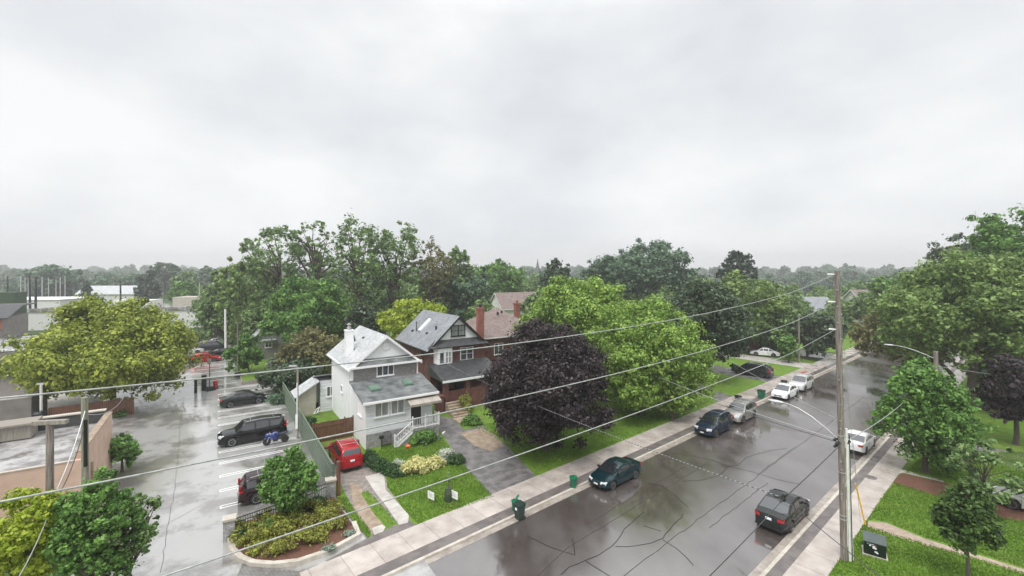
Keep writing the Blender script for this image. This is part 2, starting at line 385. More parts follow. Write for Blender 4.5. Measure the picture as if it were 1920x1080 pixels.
LM = {
 'locust': leaf_mat('leaf_locust', (0.107, 0.161, 0.019), (0.494, 0.552, 0.098)),
 'lime': leaf_mat('leaf_lime', (0.100, 0.194, 0.026), (0.407, 0.583, 0.132)),
 'gold': leaf_mat('leaf_gold', (0.221, 0.312, 0.023), (0.468, 0.546, 0.065)),
 'darkgreen': leaf_mat('leaf_darkgreen', (0.024, 0.055, 0.015), (0.144, 0.240, 0.060)),
 'purple': leaf_mat('leaf_purple', (0.014, 0.010, 0.011), (0.070, 0.052, 0.056), 0.12),
 'deep': leaf_mat('leaf_deep', (0.030, 0.060, 0.028), (0.133, 0.180, 0.101), 0.15),
 'green': leaf_mat('leaf_green', (0.055, 0.133, 0.027), (0.232, 0.415, 0.098)),
 'mid': leaf_mat('leaf_mid', (0.073, 0.133, 0.043), (0.300, 0.438, 0.163)),
 'olive': leaf_mat('leaf_olive', (0.081, 0.141, 0.034), (0.312, 0.438, 0.138)),
 'brownish': leaf_mat('leaf_brownish', (0.108, 0.108, 0.043), (0.296, 0.288, 0.125)),
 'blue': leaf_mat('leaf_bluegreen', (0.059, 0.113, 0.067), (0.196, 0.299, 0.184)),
 'spruce': leaf_mat('leaf_spruce', (0.026, 0.052, 0.034), (0.072, 0.111, 0.072), 0.1),
 'cream': leaf_mat('leaf_cream', (0.460, 0.437, 0.115), (0.900, 0.874, 0.483)),
 'whitefl': leaf_mat('leaf_whiteflower', (0.35, 0.42, 0.30), (0.8, 0.8, 0.72)),
 'hedge': leaf_mat('leaf_hedge', (0.024, 0.060, 0.017), (0.072, 0.144, 0.048), 0.15),
 'barberry': leaf_mat('leaf_barberry', (0.10, 0.095, 0.018), (0.42, 0.46, 0.09)),
 'tuft': leaf_mat('leaf_tuft', (0.070, 0.145, 0.014), (0.25, 0.40, 0.06)),
 'sage': leaf_mat('leaf_sage', (0.15, 0.20, 0.15), (0.34, 0.40, 0.32)),
}
# ------------------------------------------------------------------ foliage
def leaf_arrays(cent, rad, n_per, size, rng, flat=0.75, up=0.35, aspect=0.6, shell=0.45):
    """quads scattered in clumps. cent (K,3) rad (K,) -> verts (N*4,3), tone (N,)"""
    K = len(cent); N = K * n_per
    ci = np.repeat(np.arange(K), n_per)
    d = rng.normal(size=(N, 3)); d /= np.linalg.norm(d, axis=1)[:, None]
    rr = np.where(rng.uniform(0, 1, N) < .45, rng.uniform(.5, 1.05, N), np.abs(rng.normal(0, .75, N))).clip(0, 1.9)
    off = d * rr[:, None] * rad[ci][:, None]; off[:, 2] *= flat
    c = cent[ci] + off
    nrm = d + np.array([0, 0, up]) + rng.normal(size=(N, 3)) * 0.45
    nrm /= np.linalg.norm(nrm, axis=1)[:, None]
    r = rng.normal(size=(N, 3)); u = np.cross(nrm, r); u /= np.linalg.norm(u, axis=1)[:, None] + 1e-9
    v = np.cross(nrm, u)
    s = size * (0.45 + 1.35 * rng.uniform(0, 1, N) ** 1.7)
    u = u * (s * 0.5)[:, None]; v = v * (s * 0.5 * aspect)[:, None]
    fold = nrm * (s * 0.12)[:, None]
    V = np.empty((N, 4, 3), np.float32)
    V[:, 0] = c - u; V[:, 1] = c - v + fold; V[:, 2] = c + u; V[:, 3] = c + v + fold
    ct = rng.uniform(0, 1, K)[ci]
    tone = np.clip(0.55 * ct + 0.75 * rng.uniform(0, 1, N) ** 1.6 - .1, 0, 1)
    return V.reshape(-1, 3), tone
def quads_mesh(name, V, tone, material):
    N = len(V) // 4
    me = bpy.data.meshes.new(name)
    me.vertices.add(N * 4); me.vertices.foreach_set('co', V.astype(np.float32).ravel())
    me.loops.add(N * 4); me.loops.foreach_set('vertex_index', np.arange(N * 4, dtype=np.int32))
    me.polygons.add(N); me.polygons.foreach_set('loop_start', np.arange(0, N * 4, 4, dtype=np.int32))
    at = me.attributes.new('tone', 'FLOAT', 'FACE'); at.data.foreach_set('value', tone.astype(np.float32))
    me.materials.append(material)
    me.update(calc_edges=True)
    return me
def link_mesh(name, me, parent=None):
    o = bpy.data.objects.new(name, me); COL.objects.link(o)
    if parent is not None: o.parent = parent
    return o

def crown_clumps(style, rx, rz, cz, rng, k, ry=None, kk=1.0):
    ry = ry or rx
    if style == 'cone':
        t = rng.uniform(0, 1, k) ** 0.75
        t = 1 - t
        th = rng.uniform(0, 2 * math.pi, k)
        r = rx * (1 - t) ** 0.85 * rng.uniform(0.55, 0.95, k)
        c = np.stack([r * np.cos(th), r * np.sin(th), cz - rz + 2 * rz * t], 1)
        rad = np.clip(rx * 0.30 * (1 - t * 0.75), 0.08, None) * rng.uniform(0.7, 1.2, k)
        return c, rad
    if style == 'column':
        t = rng.uniform(0, 1, k); th = rng.uniform(0, 2 * math.pi, k)
        prof = np.sin(np.clip(t * 0.9 + 0.1, 0, 1) * math.pi) ** 0.5
        r = rx * prof * rng.uniform(0.3, 0.8, k)
        return np.stack([r * np.cos(th), r * np.sin(th), cz - rz + 2 * rz * t], 1), rx * 0.4 * rng.uniform(0.7, 1.2, k)
    # big uneven lobes first, then leaf clumps on the outside of every lobe
    nl, lr, per, cf, fill, out = {'round': (22, .36, 14, .36, .34, .04), 'lobed': (16, .43, 20, .31, .34, .08), 'loose': (26, .28, 12, .42, 0, .18),
                                  'spread': (30, .30, 16, .36, .34, .10), 'bush': (9, .46, 12, .36, .34, .06), 'tall': (28, .30, 12, .42, .2, .14)}[style]
    sc = max(.4, min(1.8, kk)) 
    nl = max(5, int(nl * sc ** .5)); per = max(4, int(per * sc ** .5))
    # spread the lobe directions evenly, jittered
    i = np.arange(nl) + .5; ph = np.arccos(1 - 2 * i / nl); th = math.pi * (1 + 5 ** .5) * i + rng.uniform(0, 6.28)
    d = np.stack([np.cos(th) * np.sin(ph), np.sin(th) * np.sin(ph), np.cos(ph)], 1) + rng.normal(size=(nl, 3)) * .22
    d /= np.linalg.norm(d, axis=1)[:, None]
    if style == 'spread': d[:, 2] = d[:, 2] * .8 + .1
    LR = lr * rng.uniform(.65, 1.25, nl)
    dist = (1 - LR) * rng.uniform(.72, 1.0 + out, nl)
    lc = d * dist[:, None]
    C = []; RD = []
    for q in range(nl):
        e = rng.normal(size=(per, 3)); e /= np.linalg.norm(e, axis=1)[:, None]
        e = e * .85 + d[q] * .55; e /= np.linalg.norm(e, axis=1)[:, None]
        C.append(lc[q] + e * LR[q] * rng.uniform(.45, .95, per)[:, None]); RD.append(LR[q] * cf * rng.uniform(.7, 1.3, per))
    q = rng.choice(nl, size=max(6, nl), replace=True); e = d[q] + rng.normal(size=(len(q), 3)) * .3; e /= np.linalg.norm(e, axis=1)[:, None]
    C.append(e * rng.uniform(.76, .98, len(q))[:, None]); RD.append(np.full(len(q), lr * .24) * rng.uniform(.6, 1.2, len(q)))
    if fill:
        m = 34; e = rng.normal(size=(m, 3)); e /= np.linalg.norm(e, axis=1)[:, None]
        C.append(e * rng.uniform(.15, .62, m)[:, None]); RD.append(np.full(m, fill * .8))
    C = np.concatenate(C) * np.array([rx, ry, rz]); RD = np.concatenate(RD) * min(rx, (rx + rz) / 2)
    th_ = np.arctan2(C[:, 1], C[:, 0]); p1, p2_, p3 = rng.uniform(0, 6.28, 3); zz = C[:, 2] / rz
    w_ = 1 + .10 * np.sin(2 * th_ + p1 + 1.5 * zz) + .08 * np.sin(3 * th_ + p2_ - 2.2 * zz)
    C[:, 0] *= w_; C[:, 1] *= w_; C[:, 2] *= 1 + .07 * np.sin(2 * th_ + p3)
    C[:, 2] += cz
    return C, RD

ZREF = 443.0   # render pixels per metre at one metre
def tree(name, label, cat, loc, top, bot, rx, style, leaf, seed, trunk_r=None, dens=2.2, k=None, bark='bark', group=None, size=None, ry=None, lean=(0, 0), flat=0.75, limbs=None, crownx=0.0, crowny=0.0, aspect=0.6, sizepx=2.3, taper=0.0):
    rng = np.random.default_rng(seed)
    rnd = random.Random(seed)
    root = empty(name, loc, 0, label, cat, group)
    rz = (top - bot) / 2.0; cz = (top + bot) / 2.0
    dist = max(6.0, math.hypot(loc[0], loc[1]))
    s = size or max(0.085, sizepx * dist / ZREF)
    kscale = 1.0 if k is None else k / 110.0
    k = k or {'round': 110, 'lobed': 120, 'loose': 80, 'spread': 230, 'cone': 170, 'column': 60, 'bush': 40, 'tall': 110}[style]
    c, rad = crown_clumps(style, rx, rz, cz, rng, k, ry, kscale); k = len(c)
    if taper:
        tt = 1 - taper * np.clip((c[:, 2] - cz + rz * .3) / (rz * 1.3), 0, 1); c[:, 0] *= tt; c[:, 1] *= tt
    c[:, 0] += crownx; c[:, 1] += crowny
    c[:, 0] += lean[0] * (c[:, 2] - bot) / max(1, top - bot); c[:, 1] += lean[1] * (c[:, 2] - bot) / max(1, top - bot)
    area = 4 * math.pi * ((rx * rx + 2 * rx * rz) / 3.0)
    n = int(dens * area / (s * s * aspect * 0.5) )
    n_per = max(6, min(1600, n // k))
    V, tone = leaf_arrays(c, rad, n_per, s, rng, flat=flat, aspect=aspect)
    link_mesh('crown', quads_mesh('crown', V, tone, LM[leaf]), root)
    # trunk and limbs
    tr = trunk_r or max(0.08, top * 0.022)
    mb = MB()
    topc = Vector((crownx + lean[0] * 0.5, crowny + lean[1] * 0.5, cz + (rz * 0.8 if style in ('cone', 'column') else rz * 0.25)))
    p = [Vector((0, 0, -0.1)), Vector((0, 0, 0.25)), Vector((rnd.uniform(-.1, .1) * tr * 6, rnd.uniform(-.1, .1) * tr * 6, max(0.5, bot * 0.6))), topc * 0.55 + Vector((0, 0, topc.z * 0.1)), topc]
    p[3].z = max(p[3].z, p[2].z + 0.2)
    mb.tube(p, [tr * 1.5, tr * 1.1, tr * 0.95, tr * 0.7, tr * 0.25], 8)
    nl = limbs if limbs is not None else {'round': 14, 'lobed': 14, 'loose': 34, 'spread': 26, 'cone': 0, 'column': 0, 'bush': 5, 'tall': 20}[style]
    idx = rng.choice(k, size=min(nl, k), replace=False)
    for i in idx:
        e = Vector(c[i])
        z0 = rnd.uniform(min(bot, 0.5 * cz) * 0.9, cz)
        z0 = min(z0, e.z - 0.1 if e.z > 1 else z0); z0 = max(z0, p[2].z * 0.7)
        f = min(1, z0 / max(topc.z, 0.1))
        a = Vector((topc.x * f * 0.55, topc.y * f * 0.55, z0))
        mid = a.lerp(e, 0.5) + Vector((rnd.uniform(-.1, .1) * rx, rnd.uniform(-.1, .1) * rx, 0.12 * rz))
        mb.tube([a, mid, e], [tr * 0.42, tr * 0.24, tr * 0.06], 5, cap=False)
        if style in ('loose', 'tall', 'spread'):
            for q in range(3):
                e2 = mid.lerp(e, rnd.uniform(0.1, .7)) ; e3 = e2 + Vector((rnd.uniform(-1, 1), rnd.uniform(-1, 1), rnd.uniform(0.1, .9))) * rx * 0.22
                mb.tube([e2, e3], [tr * 0.12, tr * 0.03], 4, cap=False)
    mb.build('trunk', M[bark], root, smooth=60)
    return root
def tree_px(name, label, cat, cx, Z, ytop, ybot, wpx, style, leaf, seed, base=None, **kw):
    """tree whose crown spans the given extent at depth Z; base = ground pixel of the trunk when it shows"""
    X = (cx - 960) / F * Z
    top = HCAM - (ytop - 508) / F * Z; bot = max(0.3, HCAM - (ybot - 508) / F * Z)
    rx = wpx / 2 / F * Z * 1.07
    ex = (top - bot) * .035; top += ex; bot = max(.3, bot - ex)
    if base:
        g = G(*base)
        kw['crownx'] = X - g.x; kw['crowny'] = 0
        X = g.x; Z = g.y
    return tree(name, label, cat, Vector((X, Z, 0)), top, bot, rx, style, leaf, seed, **kw)

def shrub(name, label, cat, loc, rx, ry, h, leaf, seed, rz=0.0, size=0.14, dens=2.2, k=30, group=None, kind=None, mix=None):
    rng = np.random.default_rng(seed)
    d = rng.normal(size=(k, 3)); d /= np.linalg.norm(d, axis=1)[:, None]
    d[:, 2] = np.abs(d[:, 2])
    rr = rng.uniform(0.25, 1, k) ** 0.6
    cr = 0.32 * min(rx, ry, h)
    cr = max(cr, 0.12)
    c = d * rr[:, None] * np.array([rx - cr * 0.6, ry - cr * 0.6, h - cr]); c[:, 2] += cr * 0.3
    rad = cr * rng.uniform(0.8, 1.6, k)
    area = 2 * math.pi * (rx * ry + (rx + ry) * h) / 1.6
    n_per = max(8, int(dens * area / (size * size * 0.3) / k))
    V, tone = leaf_arrays(c, rad, n_per, size, rng, flat=0.8, up=0.6)
    V[:, 2] = np.maximum(V[:, 2], 0.01)
    o = link_mesh(name, quads_mesh(name, V, tone, LM[leaf])); o.location = loc; o.rotation_euler = (0, 0, rz)
    return tag(o, label, cat, group, kind)
# ------------------------------------------------------------------ the setting
def struct(o):
    o['kind'] = 'structure'; return o
def poly(name, pts, z, m, th=0.0, kind='structure'):
    pts = [Vector((p[0], p[1], z)) for p in pts]
    mb = MB()
    if th: mb.slab(pts, th)
    else: mb.face(pts)
    o = mb.build(name, M[m])
    if kind: o['kind'] = kind
    return o
def pxpoly(name, px, z, m, th=0.0):
    return poly(name, [G(x, y, z) for x, y in px], z, m, th)
def rpoly(name, pts, z, m, th=0.0):
    """polygon in road coordinates, kept in the road's own frame so slab joints run square to it"""
    mb = MB()
    P = [Vector((s, -(t - 20.5), z)) for s, t in pts]
    if th: mb.slab(P, th)
    else: mb.face(P)
    o = mb.build(name, M[m], rz=ROAD)
    o['kind'] = 'structure'
    return o
mb = MB(); S_ = 5000
mb.face([(-S_, -300, 0), (S_, -300, 0), (S_, S_, 0), (-S_, S_, 0)])
struct(mb.build('ground', M['terrain']))
LZ = 0.08
poly('lawn', [G(632, 936), G(668, 986), G(695, 1016), ST(14, -2.95), ST(88, -2.95), AB(70, 75), AB(60, 130), AB(6.6, 130)], LZ, 'grass')
poly('lawn', [ST(97, -2.95), ST(170, -2.95), ST(170, -45), ST(97, -45)], LZ, 'grass')
poly('lawn', [ST(5, 13.85), ST(170, 13.85), ST(170, 70), ST(5, 70)], LZ, 'grass')
poly('road', [ST(-20, 0), ST(230, 0), ST(230, 11.7), ST(-20, 11.7)], 0.004, 'asphalt')
poly('side_street', [ST(89, 0), ST(96, 0), ST(96, -60), ST(89, -60)], 0.006 + LZ + 0.01, 'asphalt')
for t0, t1, nm in ((0, 0.42, 'gutter'), (11.28, 11.7, 'gutter')):
    rpoly(nm, [(-20, t0), (150, t0), (150, t1), (-20, t1)], 0.010, 'gutter')
for t0, t1 in ((-0.18, 0.0), (11.7, 11.88)):
    rpoly('kerb', [(-20, t0), (150, t0), (150, t1), (-20, t1)], 0.11, 'kerb', 0.11)
rpoly('boulevard_strip', [(-20, -0.95), (150, -0.95), (150, -0.18), (-20, -0.18)], 0.092, 'strip', 0.09)
rpoly('boulevard_strip', [(-20, 11.88), (150, 11.88), (150, 12.42), (-20, 12.42)], 0.092, 'strip', 0.09)
rpoly('pavement', [(6, -3.0), (150, -3.0), (150, -0.95), (6, -0.95)], 0.10, 'walk', 0.095)
rpoly('pavement', [(-20, 12.42), (150, 12.42), (150, 13.85), (-20, 13.85)], 0.10, 'walk', 0.095)
# parking lot and everything laid into it
poly('parking_lot', [AB(-20, 5), AB(9, 5), AB(9, 28), AB(6.6, 31), AB(6.6, 68), AB(2.9, 68.05), AB(2.6, 90), AB(2.6, 135), AB(-30, 135), AB(-30, 62), AB(-9, 62), AB(-8.5, 45), AB(-6, 44), AB(-6.3, 30), AB(-20, 30)], 0.012, 'lot')
poly('verge', [AB(2.98, 68.1), AB(6.6, 68.1), AB(6.6, 95), AB(2.7, 95)], 0.36, 'grass')
mb = MB()
for b in (33.6, 36.1, 38.65, 41.25, 43.8, 46.4, 49.0, 51.5, 54.1, 56.6, 59.2, 61.8, 64.4, 67.0):
    a1 = 6.0
    for db in (-0.2, 0.12):
        mb.box(0.3, a1 if b < 60 else 2.8 if b > 67 else 5.8, b + db, b + db + 0.10, 0.016, 0.019)
    mb.box(0.22, 0.3, b - 0.2, b + 0.2, 0.016, 0.019)
for b in range(70, 128, 3):
    mb.box(-3.2, 2.4, b, b + 0.12, 0.016, 0.019)
    if b > 84: mb.box(-14, -9, b, b + 0.12, 0.016, 0.019)
struct(mb.build('parking_marking', M['paint'], rz=LOT))
# driveways and beds
D = LZ + 0.008
pxpoly('gravel_driveway', [(600, 862), (690, 862), (722, 888), (727, 915), (766, 968), (766, 981), (747, 986), (722, 990), (697, 1003), (660, 952), (638, 905)], D, 'gravel')
pxpoly('gravel_driveway_track', [(655, 905), (672, 908), (690, 935), (719, 975), (722, 986), (697, 1000), (664, 952)], D + 0.006, 'dirt')
pxpoly('driveway_grass_strip', [(676, 925), (690, 922), (716, 950), (746, 983), (724, 989), (700, 962)], D + 0.012, 'grass')
pxpoly('driveway_slab', [(684, 893), (720, 885), (723, 918), (767, 966), (765, 980), (748, 984), (722, 946), (703, 922)], D + 0.012, 'concrete')
pxpoly('driveway_slab', [(697, 990), (716, 983), (723, 988), (718, 997), (702, 1003)], D + 0.018, 'concrete')
pxpoly('driveway_apron', [(610, 1052), (697, 1004), (768, 975), (783, 988), (690, 1024), (632, 1052)], D + 0.004, 'strip')
pxpoly('paver_strip', [(436, 1100), (455, 1055), (560, 1072), (640, 1046), (690, 1020), (694, 1024), (566, 1082), (520, 1110)], 0.05, 'paver')
pxpoly('asphalt_driveway', [(806, 778), (846, 783), (872, 806), (905, 797), (945, 830), (1006, 893), (926, 937), (866, 868), (838, 828)], D, 'drive')
pxpoly('dirt_patch', [(862, 812), (905, 802), (930, 818), (945, 836), (920, 846), (890, 836)], D + 0.006, 'dirt')
pxpoly('narrow_driveway', [(1280, 706), (1325, 727), (1388, 748), (1360, 760), (1328, 744), (1262, 716)], D, 'drive')
poly('van_driveway', [ST(64.6, -2.95), ST(69.6, -2.95), ST(69.6, -16), ST(64.6, -16)], D, 'drive')
poly('far_driveway', [ST(78, -2.95), ST(82.5, -2.95), ST(82.5, -18), ST(78, -18)], D, 'concrete')
poly('dark_driveway', [ST(50.6, 13.8), ST(54.9, 13.8), ST(55.5, 32), ST(50.6, 32)], D, 'drive')
pxpoly('mulch_bed', [(1672, 905), (1690, 887), (1775, 906), (1850, 930), (1925, 955), (1925, 980), (1860, 970), (1790, 940), (1735, 925)], D, 'mulch')
pxpoly('mulch_bed', [(1746, 848), (1790, 832), (1812, 842), (1806, 860), (1770, 872)], D, 'mulch')
pxpoly('gravel_path', [(1627, 977), (1661, 980), (1734, 1010), (1819, 1036), (1940, 1074), (1940, 1083), (1807, 1043), (1698, 1012), (1627, 989)], D, 'gravelstrip')
pxpoly('bed_edging', [(1672, 887), (1690, 880), (1768, 900), (1770, 904), (1692, 886), (1678, 892)], D + .01, 'concrete')
# cracks and joints sealed into the road
def stripes(name, lines, m, w, z):
    mb = MB(); rnd = random.Random(5)
    for ln in lines:
        P = [G(x, y) for x, y in ln]
        Q = []
        for i in range(len(P) - 1):
            n = max(1, int((P[i + 1] - P[i]).length / 0.5))
            for k in range(n):
                q = P[i].lerp(P[i + 1], k / n)
                if Q and w < .1: q += Vector((rnd.uniform(-.05, .05), rnd.uniform(-.05, .05), 0))
                Q.append(q)
        Q.append(P[-1])
        for i in range(len(Q) - 1):
            d = (Q[i + 1] - Q[i]).normalized(); n = Vector((-d.y, d.x, 0)) * w / 2
            a, b = Q[i] - n, Q[i] + n; c, e_ = Q[i + 1] + n, Q[i + 1] - n
            mb.face([(p.x, p.y, z) for p in (a, e_, c, b)])
    return struct(mb.build(name, M[m]))
stripes('road_crack', [
    [(1207, 960), (1172, 992), (1147, 1024), (1123, 1041), (1098, 1052), (1066, 1062), (1052, 1078)],
    [(1154, 1025), (1196, 1024), (1221, 1018), (1242, 1010), (1270, 978), (1281, 964)],
    [(1215, 906), (1242, 911), (1267, 929), (1291, 952)], [(989, 1006), (1031, 1025), (1077, 1041)], [(1073, 1011), (1078, 1041)],
    [(1098, 1052), (1130, 1072), (1150, 1085)], [(1476, 840), (1438, 847), (1414, 853), (1400, 859), (1383, 873), (1364, 875), (1354, 888), (1320, 900), (1280, 903)],
    [(1294, 854), (1332, 862), (1363, 873), (1395, 881), (1457, 899), (1500, 908)], [(1242, 1012), (1270, 1030), (1300, 1060)], [(1207, 986), (1240, 996)]], 'crack', 0.045, 0.0125)
stripes('road_joint', [[(1164, 1085), (1242, 1024), (1300, 981), (1420, 893), (1530, 812), (1620, 745)], [(1007, 1080), (1060, 1030), (1200, 945), (1330, 866)],
    [(1440, 800), (1475, 805), (1520, 812)], [(1100, 985), (1180, 935), (1300, 866)], [(1330, 990), (1440, 905)], [(1420, 890), (1490, 838)]], 'joint', 0.035, 0.0115)
stripes('lot_joint', [[(300, 1075), (330, 900), (338, 800), (345, 745)], [(300, 990), (410, 930)]], 'joint', 0.025, 0.0165)
# planter island: raised kerb, mulch, brick strip
PL = [(427, 988), (425, 1015), (431, 1038), (446, 1054), (470, 1064), (510, 1067), (560, 1061), (620, 1040), (677, 1008), (668, 984), (640, 944), (628, 926), (560, 948), (480, 972)]
ring = [G(x, y) for x, y in PL]
cen = sum(ring, Vector()) / len(ring)
inner = [p + (cen - p).normalized() * 0.28 for p in ring]
mb = MB(); n = len(ring)
for i in range(9):
    j = (i + 1) % n
    a, b, c, d = ring[i], ring[j], inner[j], inner[i]
    vs = [(p.x, p.y, z) for z in (0.0, 0.24) for p in (a, b, c, d)]
    mb.add(vs, [(4, 5, 6, 7), (0, 1, 5, 4), (2, 3, 7, 6), (0, 3, 2, 1)] + ([(0, 4, 7, 3)] if i == 0 else []) + ([(1, 2, 6, 5)] if i == 8 else []))
tag(mb.build('planter_kerb', M['kerb']), 'tan concrete kerb curving round the shrub bed at the lot entrance', 'kerb')
poly('planter_bed', inner, 0.14, 'mulch')
# manhole
o = MB().lathe([(0.36, 0), (0.36, 0.012)], n=20).build('manhole_cover', M['strip'], loc=G(1633, 895, 0.1) + Vector((0, 0, 0.0)))
tag(o, 'round dark manhole cover set in the right hand pavement', 'manhole cover')
# ------------------------------------------------------------------ houses
def window(par, x0, x1, z0, z1, y, n=2, axis='x', frame=0.07, m='white', pane='panedark', out=-1, name='window', dep=0.08, sill=True, rows=1):
    """window on a wall plane; axis x: wall runs along x at y; axis y: wall runs along y at x=y. out = direction the wall faces"""
    f = MB(); g = MB()
    def B(mbx, u0, u1, d0, d1, a0, a1):
        lo, hi = sorted((y + out * d0, y + out * d1))
        if axis == 'x': mbx.box(u0, u1, lo, hi, a0, a1)
        else: mbx.box(lo, hi, u0, u1, a0, a1)
    B(f, x0, x1, -0.02, dep, z1 - frame, z1); B(f, x0, x1, -0.02, dep, z0, z0 + frame)
    w = (x1 - x0 - frame) / n
    for i in range(n + 1): B(f, x0 + i * w, x0 + i * w + frame, -0.02, dep - 0.003, z0 + frame, z1 - frame)
    for r in range(1, rows):
        zz = z0 + (z1 - z0) * r / rows; B(f, x0 + frame, x1 - frame, -0.02, dep - 0.02, zz - 0.025, zz + 0.025)
    if sill: B(f, x0 - 0.06, x1 + 0.06, 0.003, dep + 0.06, z0 - 0.07, z0 - 0.002)
    fr = f.build(name, M[m], par)
    B(g, x0 + 0.01, x1 - 0.01, 0.0, 0.02, z0 + 0.01, z1 - 0.01)
    g.build('pane', M[pane], fr)
    return fr
def railing(mb, p0, p1, h=0.9, n=10, th=0.035):
    p0 = Vector(p0); p1 = Vector(p1)
    for z in (0.12, h): mb.tube([p0 + Vector((0, 0, z)), p1 + Vector((0, 0, z))], 0.035, 5)
    for i in range(n + 1):
        q = p0.lerp(p1, i / n); mb.tube([q + Vector((0, 0, 0.1)), q + Vector((0, 0, h))], th / 2, 4)
def roof_box(mb, P, th):
    """sloped slab given 4 top corners"""
    mb.slab([Vector(p) for p in P], th)
def gable(par, x0, x1, y0, y1, ze, zr, m, oh=0.4, th=0.14, fascia='white', name='roof'):
    xm = (x0 + x1) / 2; sl = (zr - ze) / (xm - x0)
    r = MB()
    r.slab([(x0 - oh, y0 - oh, ze - sl * oh + .12), (xm, y0 - oh, zr + .12), (xm, y1 + oh, zr + .12), (x0 - oh, y1 + oh, ze - sl * oh + .12)], th)
    r.slab([(xm + .003, y0 - oh, zr + .12), (x1 + oh, y0 - oh, ze - sl * oh + .12), (x1 + oh, y1 + oh, ze - sl * oh + .12), (xm + .003, y1 + oh, zr + .12)], th)
    ro = r.build(name, M[m], par)
    f = MB()
    for yy in (y0 - oh - 0.03, y1 + oh + 0.003):
        for xa, xb in ((x0 - oh, xm), (x1 + oh, xm)):
            f.add([(xa, yy, ze - sl * oh - .12), (xm, yy, zr - .12), (xm, yy, zr + .14), (xa, yy, ze - sl * oh + .14),
                   (xa, yy + .027, ze - sl * oh - .12), (xm, yy + .027, zr - .12), (xm, yy + .027, zr + .14), (xa, yy + .027, ze - sl * oh + .14)],
                  [(0, 1, 2, 3), (7, 6, 5, 4), (0, 4, 5, 1), (3, 2, 6, 7), (0, 3, 7, 4), (1, 5, 6, 2)])
    for xx in (x0 - oh - .11, x1 + oh + .003):
        f.box(xx, xx + .107, y0 - oh, y1 + oh, ze - sl * oh - .06, ze - sl * oh + .08)
    f.build('fascia', M[fascia], ro)
    return ro
def gable_wall(par, x0, x1, y0, y1, z0, ze, zr, m, name='wall'):
    xm = (x0 + x1) / 2; w = MB()
    w.add([(x0, y0, z0), (x1, y0, z0), (x1, y0, ze), (xm, y0, zr), (x0, y0, ze), (x0, y1, z0), (x1, y1, z0), (x1, y1, ze), (xm, y1, zr), (x0, y1, ze)],
          [(0, 1, 2, 3, 4), (9, 8, 7, 6, 5), (0, 4, 9, 5), (1, 6, 7, 2), (4, 3, 8, 9), (3, 2, 7, 8), (0, 5, 6, 1)])
    return w.build(name, M[m], par)

# --- white house
H = empty('white_house', AB(10.4, 37.55), LOT, 'narrow two storey white house with pale grey gable roof and green skylights', 'house')
gable_wall(H, 0, 6, 4, 12.6, 0, 6.35, 8.8, 'stucco')
w = MB(); w.add([(0, 0, 1.25), (6, 0, 1.25), (6, 0, 4.1), (0, 0, 4.1), (0, 3.98, 1.25), (6, 3.98, 1.25), (6, 3.98, 4.9), (0, 3.98, 4.9)],
                [(0, 1, 2, 3), (5, 4, 7, 6), (4, 0, 3, 7), (1, 5, 6, 2), (3, 2, 6, 7)])
w.build('front_wall', M['siding'], H)
MB().box(0.02, 5.98, 0.02, 3.97, 0, 1.25).build('stone_base', M['stone'], H)
MB().box(0.0, 0.05, -0.03, 0.07, 0, 4.05).box(-0.03, 0.0, -0.03, 3.9, 0, 4.0).build('corner_trim', M['white'], H)
MB().box(0.03, 5.97, 3.90, 3.985, 4.6, 6.3).build('shake_wall', M['shake'], H)
gable(H, 0, 6, 4, 12.6, 6.35, 8.8, 'roof_light', 0.42)
# pent roof strip at the foot of the front gable and its eave board
p = MB(); p.add([(0.0, 3.55, 6.27), (6.0, 3.55, 6.27), (5.3, 3.97, 6.85), (0.7, 3.97, 6.85), (0.0, 3.97, 6.25), (6.0, 3.97, 6.25)], [(0, 1, 2, 3), (0, 4, 5, 1), (0, 3, 4), (1, 5, 2), (3, 2, 5, 4)])
p.build('pent_roof', M['roof_worn'], H)
MB().box(-0.42, 6.42, 3.42, 3.54, 6.12, 6.29).box(-0.42, 6.42, 3.54, 3.98, 6.12, 6.2).build('eave_board', M['white'], H)
MB().lathe([(0.36, 0), (0.36, 0.05), (0.25, 0.05), (0.25, 0.02)], axis='y', c=(3.0, 3.92, 7.85), n=20).build('round_vent', M['white'], H)
# lower front roof
r = MB(); r.slab([(-0.35, -0.5, 4.12), (6.4, -0.5, 4.12), (6.4, 4.0, 5.02), (-0.35, 4.0, 5.02)], 0.13)
ro = r.build('front_roof', M['roof_worn'], H)
MB().box(-0.35, 6.4, -0.62, -0.503, 3.92, 4.10).build('gutter', M['white'], ro)
for x, y in ((1.25, 1.75), (4.35, 1.9)):
    s = MB(); z = 4.12 + (y + .5) * 0.2
    s.M = Matrix.Translation((x, y, z)) @ Matrix.Rotation(math.atan(0.2), 4, 'X')
    s.box(-0.42, 0.42, -0.5, 0.5, 0.0, 0.16).box(-0.33, 0.33, -0.4, 0.4, 0.16, 0.2)
    s.build('skylight', M['skylight'], ro)
window(H, 0.75, 1.95, 2.6, 3.9, 0, 2, pane='pane'); window(H, 2.15, 3.35, 2.6, 3.9, 0, 2, pane='pane')
window(H, 2.1, 3.75, 5.12, 6.2, 3.9, 3, pane='panedark')
window(H, 1.0, 2.1, 2.55, 3.9, 0.0, 2, axis='y', pane='panedark'); window(H, 7.9, 8.5, 3.0, 3.7, 0.0, 1, axis='y', pane='panedark', frame=.05)
for bb in ((-0.1, 0, 5.0, 5.09, 0.3, 6.0), (-0.1, 0, 12.4, 12.5, 0.3, 6.0), (6, 6.1, 3.7, 3.8, 4.9, 6.2)): MB().box(*bb).build('downpipe', M['white'], H)
c = MB().box(0.15, 0.85, 7.2, 7.9, 6.2, 9.1).box(0.1, 0.9, 7.15, 7.95, 9.1, 9.22)
